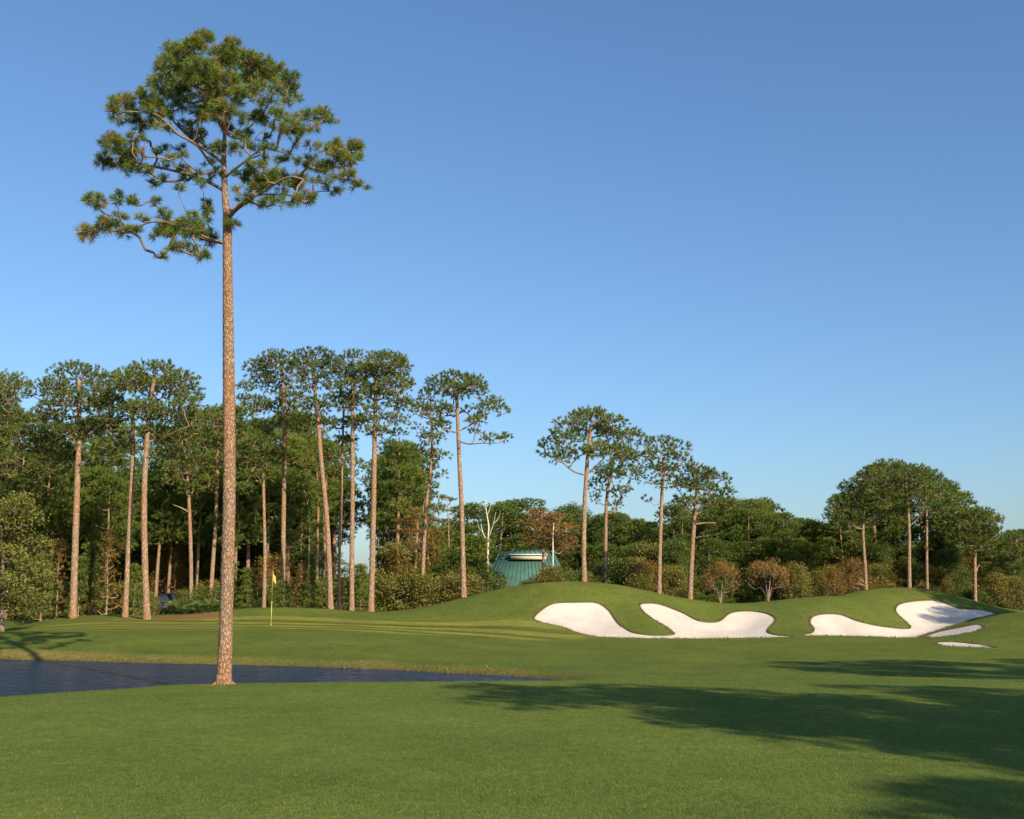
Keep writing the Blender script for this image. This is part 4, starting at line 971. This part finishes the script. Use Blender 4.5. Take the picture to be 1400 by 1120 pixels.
# --- brown and olive trees before the right wood
for k, u, v, y, lab in [('olive_tree',868,765,104,'brownish bushy tree behind the crest left of the slender pine'),('autumn_tree',885,770,102,'orange tinted tree just left of the slender pine'),
                        ('olive_tree',920,775,101,'thin olive tree between the slender pine and the stubbed pine'),('olive_tree',895,748,112,'olive tree behind the slender pine trunk'),
                        ('olive_tree',1085,770,103,'olive bush right of the second fan shaped brown tree'),('olive_tree',1115,782,104,'olive bush left of the right mound'),('autumn_tree',1140,775,104,'rusty brown tree left of the thin trunk on the right mound'),
                        ('olive_tree',1128,752,112,'tall olive bush filling the gap before the right mound'),('autumn_tree',1165,765,106,'rusty brown tree against the thin trunk on the right mound'),('olive_tree',1205,772,108,'olive bush between the thin and the pale trunks'),
                        ('olive_tree',1262,772,108,'olive tree right of the pale straight trunk'),('olive_tree',1285,778,107,'larger olive tree on the far side of the right mound'),('autumn_tree',1308,760,110,'orange leaved tree right of the big right hand crown'),
                        ('olive_tree',1362,785,104,'yellow green bush right of the short pine'),('olive_tree',1388,790,104,'dull bush at the right edge of the frame'),('cypress_tree',1228,765,110,'small rusty cypress touching the pale straight trunk')]:
    place(k, u, v, y, lab, 'tree', name={'olive_tree': 'small_tree', 'autumn_tree': 'small_tree'}.get(k))
for i, (k, u, v, lab) in enumerate([('shrub',1095,800,'low bush at the left foot of the right mound'),('shrub',1345,808,'low bush behind the short pine'),('shrub',1372,815,'low bush near the right edge')]):
    place(k, u, v, 104, lab, 'shrub')
g = 'shrubs behind the mound crests'; l = 'dark shrub peeping over the crest of the mounds'
for u in [722, 733, 744] + list(range(755, 890, 15)): place('shrub', u + rng.uniform(-2, 2), rng.uniform(768, 786) + max(0, (752 - u)) * .6, rng.uniform(99, 106), l, 'shrub', g, wx=.9)
for u in list(range(890, 1400, 19)): place('shrub', u + rng.uniform(-4, 4), rng.uniform(786, 806), rng.uniform(106, 114), l, 'shrub', g, wx=1.3)

# fan shaped multi stemmed trees below the middle wood
def fan_tree(label, u, vb, vt, hw, y):
    pads = []
    for k in range(15):
        t = (k + .5) / 15; a = (t - .5) * 2
        pads.append((u + a * hw * .85 + rng.normal(0, 2), vt + 9 + (a * a) * (vb - vt) * .28 + rng.uniform(0, 15), 9, 7))
    main = [[(u, vb - 4, 0), (u + a * hw * .25, vb - (vb - vt) * .3, a), (u + a * hw * .5, vb - (vb - vt) * .5, 2 * a), (u + a * hw * .8, vt + 14 + 10 * a * a, 3 * a)] for a in (-1, -.6, -.25, .2, .55, 1)]
    px_tree(label, (u, vb), y, [(u, vb - 8), (u + 1, vb - 14), (u + 1, vb - 20)], pads, 5, 3, 'crape_myrtle', 'small tree', leafmat=M_brown, barkmat=M_grey, mode='leaf', L=.11, W=.065, n=9, leafspread=.13, dens=11, main=main, double=.8, cbf=.1, tintm=.2, seg=7, tw=.006)
fan_tree('fan shaped brown leaved tree with pale stems, directly above the second sand lobe', 985, 829, 762, 29, 96)
fan_tree('fan shaped brown leaved tree with pale stems, between the two bunker groups', 1050, 826, 757, 32, 97)

# ------------------------------------------------------------------ palmettos on the straw
def palmetto(label, u, v, y, s=1.0, group=None):
    X = at(u, v, y); gz = h1(X[0], X[1]); t = thing('palmetto', label, 'palmetto', (X[0], X[1], gz), rng.uniform(0, 6), group)
    V = []; T = []; tn = []; st = MB()
    for f in range(15):
        a = rng.uniform(0, 6.28); el = rng.uniform(.35, 1.35); d = np.array((math.cos(a) * math.cos(el), math.sin(a) * math.cos(el), math.sin(el)))
        stem = d * rng.uniform(.35, .75) * s; st.tube([(0, 0, 0), stem * .5 + (0, 0, .04), stem], .012, 4, cap=False)
        side = np.cross(d, (0, 0, 1)); side /= np.linalg.norm(side); c = rng.uniform(0, 1) ** 1.5
        for k in range(15):
            b = (k - 7) / 7 * 1.5; q = d * math.cos(b) + side * math.sin(b); L = .5 * s * (1 - .25 * abs(b) / 1.5)
            w = np.cross(q, np.cross(d, side)) * .019 * s; tip = stem + q * L + np.array((0, 0, -.14 * s * L / .5)); m = stem + q * L * .5
            i = len(V); V += [stem, m + w, m - w, tip]; T += [(i, i + 1, i + 2), (i + 1, i + 3, i + 2)]; tn += [c] * 4
    link('fronds', mesh_np('fronds', V, np.array(T), M_palm, False, {'tint': tn}), t); st.build('stems', M_palm, t)
g = 'palmettos on the pine straw bed'; l = 'low fan leaved palmetto on the pine straw left of the lone pine'
for i in range(15): palmetto(l, 236 + i * 4.4 + rng.uniform(-1, 1), 836, rng.uniform(87.5, 92), rng.uniform(.75, 1.0), g)

# ------------------------------------------------------------------ flagstick on the green
M_pole = plain('flag_pole', (.55, .5, .12), .4, .4, .1, 30)
M_poled = plain('flag_pole_dark', (.25, .19, .06), .4, .4, .1, 30)
M_flag = plain('flag_cloth', (.58, .45, .13), .7, .2, .12, 14)
M_cup = plain('cup_white', (.8, .8, .78), .5, .3, .05)
fx, fy = raycast(370.5, 854, 64, 92); fz = h1(fx, fy)
t = thing('flagstick', 'slim flagstick with a limp yellow flag standing on the putting green', 'flagstick', (fx, fy, fz))
hp = (854 - 785) * fy / F
mb = MB(); mb.tube([(0, 0, -.05), (0, 0, hp * .45)], .017, 8); mb.build('pole', M_pole, t, True)
mb = MB(); mb.tube([(0, 0, hp * .45), (0, 0, hp)], .016, 8); mb.build('pole', M_poled, t, True)
# cloth hanging in folds
nu, nv = 14, 12; V = []
for j in range(nv):
    b = j / (nv - 1)
    for i in range(nu):
        a = i / (nu - 1); V.append((.015 + a * (.13 + .13 * b * (1 - .25 * a)), .05 * math.sin(a * 9 + b * 2) * a, hp - .03 - b * .36 - a * (.2 + .12 * b)))
Q = [(j * nu + i, j * nu + i + 1, (j + 1) * nu + i + 1, (j + 1) * nu + i) for j in range(nv - 1) for i in range(nu - 1)]
fo = link('flag', mesh_np('flag', V, np.array(Q), M_flag, True), t); md = fo.modifiers.new('thick', 'SOLIDIFY'); md.thickness = .004
mb = MB(); mb.tube([(0, 0, hp), (0, 0, hp + .05)], .024, 8); mb.build('finial', M_flag, t, True)
mb = MB(); mb.tube([(0, 0, -.1), (0, 0, .006)], .054, 20); mb.build('cup', M_cup, t, True)

# ------------------------------------------------------------------ green roofed house and its wing
M_roof = Mat('metal_roof', .38, .4)
_f = M_roof.noise(M_roof.coord(), 1.2, 4); M_roof = M_roof.col(M_roof.ramp(_f, [(.3, (.055, .13, .10)), (.7, (.08, .17, .13))]))
M_cream = plain('cream_siding', (.62, .56, .40), .7, .2, .08, 4)
M_trim = plain('cream_trim', (.78, .74, .58), .5, .3, .05, 4)
M_glass = plain('window_glass', (.03, .05, .06), .08, .6, .1, 2)
def roof_plane(mb, a, b, c, d, seam=.42):
    """quad a,b (eave) c,d (ridge: c above b, d above a) with raised standing seams, 4 cm thick"""
    a, b, c, d = [np.array(p, dtype=float) for p in (a, b, c, d)]; n = np.cross(b - a, d - a); n /= np.linalg.norm(n)
    mb.add([a, b, c, d, a - n * .05, b - n * .05, c - n * .05, d - n * .05], [(0, 1, 2, 3), (7, 6, 5, 4), (0, 4, 5, 1), (1, 5, 6, 2), (2, 6, 7, 3), (3, 7, 4, 0)])
    k = max(2, int(np.linalg.norm(b - a) / seam)); w = (b - a) / np.linalg.norm(b - a) * .02
    for i in range(1, k):
        t_ = i / k; p = a + (b - a) * t_; q = d + (c - d) * t_
        mb.add([p - w, p + w, p + w + n * .05, p - w + n * .05, q - w, q + w, q + w + n * .05, q - w + n * .05], [(0, 1, 2, 3), (4, 7, 6, 5), (3, 2, 6, 7), (0, 3, 7, 4), (1, 5, 6, 2)])
def hip(mb, x0, x1, y0, y1, z0, z1, inset):
    ym = (y0 + y1) / 2
    roof_plane(mb, (x0, y0, z0), (x1, y0, z0), (x1 - inset, ym, z1), (x0 + inset, ym, z1))
    roof_plane(mb, (x1, y1, z0), (x0, y1, z0), (x0 + inset, ym, z1), (x1 - inset, ym, z1))
    roof_plane(mb, (x0, y1, z0), (x0, y0, z0), (x0 + inset, ym - .02, z1), (x0 + inset, ym + .02, z1))
    roof_plane(mb, (x1, y0, z0), (x1, y1, z0), (x1 - inset, ym + .02, z1), (x1 - inset, ym - .02, z1))
yh = 128; A = at(672, 765, yh); g0 = h1(A[0] + 4, A[1] + 4); zr = at(700, 754, yh + 6)[2] - g0; ze = at(700, 812, yh)[2] - g0
t = thing('house', 'cream house with a big green standing seam metal roof behind the left mound', 'house', (A[0], yh * S, g0))
HW = 8.2; HD = 9.0; x0 = -1.0
mb = MB(); mb.box((x0 + HW / 2 , HD / 2, ze / 2 + .02), (HW - .9, HD - .9, ze)); mb.build('wall', M_cream, t)
mb = MB(); hip(mb, x0, x0 + HW, 0, HD, ze, zr, 1.7); mb.build('roof', M_roof, t)
mb = MB()
for c, d in (((x0 + HW / 2, -.03, ze - .12), (HW + .1, .06, .2)), ((x0 + HW / 2, HD + .03, ze - .12), (HW + .1, .06, .2)), ((x0 - .03, HD / 2, ze - .12), (.06, HD, .2)), ((x0 + HW + .03, HD / 2, ze - .12), (.06, HD, .2))): mb.box(c, d)
mb.build('fascia', M_trim, t)
for wx_ in (x0 + 1.6, x0 + 4.1, x0 + 6.4):
    mb = MB(); mb.box((wx_, .43, ze * .52), (1.1, .08, 1.3)); wn = mb.build('window', M_trim, t)
    mb = MB(); mb.box((wx_, .375, ze * .52), (.95, .04, 1.15)); mb.build('pane', M_glass, wn)
# raised monitor on the ridge
m0 = 1.6; cw = 3.3; zc = zr - .75
mb = MB(); mb.box((m0 + cw / 2, HD / 2, zc + .22), (cw - .1, 2.9, .45)); mb.build('clerestory', M_cream, t)
mb = MB(); hip(mb, m0, m0 + cw, HD / 2 - 1.55, HD / 2 + 1.55, zc + .46, zc + .95, .4); mb.build('roof', M_roof, t)
mb = MB(); mb.box((m0 + cw / 2, HD / 2 - 1.58, zc + .4), (cw + .06, .05, .09)); mb.box((m0 - .03, HD / 2, zc + .4), (.06, 3.1, .12)); mb.box((m0 + cw + .03, HD / 2, zc + .4), (.06, 3.1, .12)); mb.build('fascia', M_trim, t)
# wing with a gable front, mostly hidden by the thicket
yw = 116; Bq = at(640, 812, yw); g1_ = h1(Bq[0], Bq[1]); px = yw * S / F
t = thing('garden_building', 'low cream building with white rake boards in the thicket left of the green roof', 'building', (Bq[0], yw * S, g1_))
W2 = 2.9; ez = at(640, 806, yw)[2] - g1_; az = at(640, 774, yw)[2] - g1_
mb = MB(); mb.add([(-W2, 0, 0), (W2, 0, 0), (W2, 0, ez), (0, 0, az), (-W2, 0, ez), (-W2, 6, 0), (W2, 6, 0), (W2, 6, ez), (0, 6, az), (-W2, 6, ez)], [(0, 1, 2, 4), (5, 9, 7, 6), (0, 4, 9, 5), (1, 6, 7, 2)], [(4, 2, 3), (9, 8, 7)]); mb.build('wall', M_cream, t)
mb = MB(); roof_plane(mb, (W2 + .3, -.35, ez - .12), (W2 + .3, 6.3, ez - .12), (0, 6.3, az + .1), (0, -.35, az + .1)); roof_plane(mb, (-W2 - .3, 6.3, ez - .12), (-W2 - .3, -.35, ez - .12), (0, -.35, az + .1), (0, 6.3, az + .1)); mb.build('roof', M_roof, t)
mb = MB(); mb.tube([(-W2 - .3, -.42, ez - .2), (0, -.42, az + .0)], .1, 4); mb.tube([(W2 + .3, -.42, ez - .2), (0, -.42, az + .0)], .1, 4); mb.build('rake_board', M_trim, t)
for wx_ in (-1.4, 1.4):
    mb = MB(); mb.box((wx_, -.03, 1.45), (1.0, .07, 1.2)); wn = mb.build('window', M_trim, t); mb = MB(); mb.box((wx_, -.075, 1.45), (.86, .03, 1.06)); mb.build('pane', M_glass, wn)
# low shed in the shade of the middle wood
ys = 120; Bq = at(1045, 812, ys); gs_ = h1(Bq[0], Bq[1]); t = thing('shed', 'low teal roofed shed in the shade between the fan shaped brown trees', 'shed', (Bq[0], ys * S, gs_))
ez = at(1045, 813, ys)[2] - gs_; az = at(1045, 803, ys + 3)[2] - gs_
mb = MB(); mb.box((0, 2, ez / 2), (5.2, 3.4, ez)); mb.build('wall', M_cream, t); mb = MB(); hip(mb, -3, 3, 0, 4.2, ez, az + .4, 1.2); mb.build('roof', M_roof, t)

# ------------------------------------------------------------------ parked car in the shade behind the straw bed
M_paint = plain('car_paint', (.012, .016, .03), .4, .3, .05, 3)
M_cglass = plain('car_glass', (.035, .045, .055), .15, .5, .1, 2)
M_tyre = plain('tyre_rubber', (.02, .02, .02), .8, .2, .1, 20)
M_lamp = plain('lamp_glass', (.3, .31, .33), .15, .6, .05, 3)
Bq = at(226, 838, 101); gc = h1(Bq[0], Bq[1])
t = thing('parked_car', 'dark blue car parked in the shade behind the palmettos', 'car', (Bq[0], 101 * S, gc), R(12))
def loft(secs, name, mat, par):
    """secs: list of (y, [(x,z)...]) cross sections"""
    mb = MB(); n = len(secs[0][1]); V = [(x, y, z) for y, s_ in secs for x, z in s_]
    Q = [(i * n + j, i * n + (j + 1) % n, (i + 1) * n + (j + 1) % n, (i + 1) * n + j) for i in range(len(secs) - 1) for j in range(n)]
    V0 = len(V); cen = [np.mean([(x, y, z) for x, z in s_], axis=0) for y, s_ in (secs[0], secs[-1])]
    T = [(V0, (j + 1) % n, j) for j in range(n)] + [(V0 + 1, (len(secs) - 1) * n + j, (len(secs) - 1) * n + (j + 1) % n) for j in range(n)]
    mb.add(V + [tuple(c) for c in cen], Q, T); return mb.build(name, mat, par, True)
def sec(w, z0, z1, r=.14): return [(-w + r, z0), (w - r, z0), (w, z0 + r), (w, z1 - r), (w - r, z1), (-w + r, z1), (-w, z1 - r), (-w, z0 + r)]
loft([(-2.15, sec(.72, .4, .72)), (-2.0, sec(.84, .3, .85)), (-1.0, sec(.89, .26, .98)), (0, sec(.9, .25, 1.0)), (1.4, sec(.89, .26, 1.0)), (2.0, sec(.84, .3, .95)), (2.15, sec(.74, .4, .8))], 'body', M_paint, t)
loft([(-1.15, sec(.74, .9, 1.0, .04)), (-.45, sec(.66, .92, 1.45, .12)), (.2, sec(.66, .92, 1.5, .14)), (1.1, sec(.64, .92, 1.45, .12)), (1.75, sec(.7, .9, 1.0, .04))], 'cabin', M_cglass, t)
loft([(-.5, sec(.6, 1.43, 1.5, .03)), (.2, sec(.62, 1.45, 1.55, .04)), (1.1, sec(.58, 1.42, 1.5, .03))], 'roof', M_paint, t)
for sx in (-1, 1):
    mb = MB(); mb.box((sx * .6, -2.1, .66), (.32, .1, .14)); mb.build('headlight', M_lamp, t)
    for sy in (-1.35, 1.35):
        mb = MB(); mb.tube([(sx * .72, sy, .32), (sx * .93, sy, .32)], .32, 18); w_ = mb.build('wheel', M_tyre, t, True)
        mb = MB(); mb.tube([(sx * .93, sy, .32), (sx * .945, sy, .32)], .19, 12); mb.build('rim', M_lamp, w_, True)
mb = MB(); mb.box((0, -2.16, .5), (.9, .06, .16)); mb.build('grille', M_tyre, t)

# ------------------------------------------------------------------ pines standing to the right, outside the frame, that shade fairway and bunker
PR['side_pine'] = [proto_tree(14.5, 3.7, .5, 19, 1.2, M_needle, M_bark, tr=.24, lean=.3, dens=12) for _ in range(3)]
g = 'pines right of the frame whose shade crosses the fairway'; l = 'tall pine outside the right of the frame, shading the fairway'
for i, (x, y, s) in enumerate([(15.2, 5.9, .95), (18.8, 3.0, .97), (23.0, 5.0, .95), (25.5, 1.0, 1.0), (19.3, -3.4, .8), (29, 3.8, .95), (22.5, -.4, .92), (24.0, -3.4, .92), (28.5, -1, 1.0), (21.6, -5.0, .88), (26.5, -5.2, .95), (17.6, -7.4, .85), (21, -8.3, .95), (20.2, -.8, 1.0), (25, -9, .95), (24, 17.5, .95), (28.5, 16.5, 1.0), (33, 19, .95)]):
    place('side_pine', 0, 0, 0, l, 'pine tree', g, name='pine_tree', variant=i % 3, loc=(x, y, h1(x, y) - .1), s=s)
g = 'pines right of the frame whose shade falls on the far bunker'; l = 'pine outside the right of the frame, shading the far right bunker'
for i, (x, y, s) in enumerate([(37.3, 48, .87), (40.3, 51.5, .95), (44, 50, .95), (38.6, 45.8, .85), (42, 48.6, 1.0)]):
    place('side_pine', 0, 0, 0, l, 'pine tree', g, name='pine_tree', variant=i % 3, loc=(x, y, h1(x, y) - .1), s=s)

# ------------------------------------------------------------------ labels of the repeats: each by its nearest landmark
LM = [(-60, 'beyond the left frame edge'), (4, 'the bright tree at the left edge'), (104, 'the first tall pinkish trunk'), (177, 'the slim straight trunk'), (200, 'the trunk of the domed pine'), (260, 'the pale trunk behind the palmettos'),
      (311, 'the lone pine trunk'), (371, 'the yellow flag'), (388, 'the ragged crowned pine'), (446, 'the curved trunk'), (482, 'the lit straight trunk'), (510, 'the last big central trunk'), (580, 'the leaning sparse pine'),
      (632, 'the solitary pine'), (710, 'the green roof'), (799, 'the mound crest pine'), (828, 'the drooping dark pine'), (903, 'the slender pine'), (946, 'the stubbed pine'), (985, 'the first fan shaped tree'),
      (1050, 'the second fan shaped tree'), (1115, 'the left foot of the right mound'), (1182, 'the thin trunk on the right mound'), (1243, 'the pale trunk on the right mound'), (1267, 'the dark trunk on the right mound'), (1333, 'the short bent branch pine'), (1390, 'the right frame edge')]
DS = {'dark trees packed behind the left pines': 'dark deep evergreen', 'slim pines inside the left wood': 'slim half hidden pine', 'pines behind the central group': 'middle height pine',
      'shrubs along the edge of the left wood': 'low dark shrub', 'shrubs under the central pines': 'leafy thicket shrub', 'young pines in the thicket left of the house': 'bushy young pine', 'evergreens behind the left mound': 'dense evergreen',
      'evergreens of the middle wood': 'dense evergreen', 'evergreens of the right wood': 'dense evergreen', 'pines inside the big right hand crown': 'rounded dark pine', 'far trees closing the horizon': 'far low evergreen', 'ragged pines rising from the middle wood': 'ragged pine above the wood',
      'shrubs behind the mound crests': 'dark shrub behind the crest', 'palmettos on the pine straw bed': 'fan leaved palmetto'}
bpy.context.view_layer.update(); byl = {}
for o in list(COL.objects):
    gq = o.get('group')
    if o.parent is None and gq in DS:
        p = o.location; dd = p.y * math.cos(TH) + (p.z - HC) * math.sin(TH); u = 700 + F * p.x / dd
        k = min(LM, key=lambda q: abs(q[0] - u)); side = 'directly behind' if abs(u - k[0]) < 7 else ('left of' if u < k[0] else 'right of')
        if k[0] == -60: side = 'left of'; k = LM[1]
        if k[0] == 1115: k = (1115, 'the right mound')
        byl.setdefault((DS[gq], side, k[1], gq), []).append(o)
for (d_, side, lm, gq), os_ in byl.items():
    os_.sort(key=lambda o: -(o.location.z + o.scale[2] * 10) * 60 / o.location.y if not gq.startswith('palmetto') else o.location.x)
    n = len(os_); ordn = ['first', 'second', 'third', 'fourth', 'fifth', 'sixth', 'seventh', 'eighth', 'ninth', 'tenth', 'eleventh', 'twelfth', 'thirteenth', 'fourteenth', 'fifteenth']
    for i, o in enumerate(os_):
        if n == 1: o['label'] = f'{d_} {side} {lm}'
        elif gq.startswith('palmetto'): o['label'] = f'{d_} {side} {lm}, {ordn[i]} from the left'
        elif i == 0: o['label'] = f'{d_} {side} {lm}, the {"taller" if n == 2 else "tallest"}'
        elif i == n - 1: o['label'] = f'{d_} {side} {lm}, the {"shorter" if n == 2 else "shortest"}'
        else: o['label'] = f'{d_} {side} {lm}, {ordn[i]} tallest'
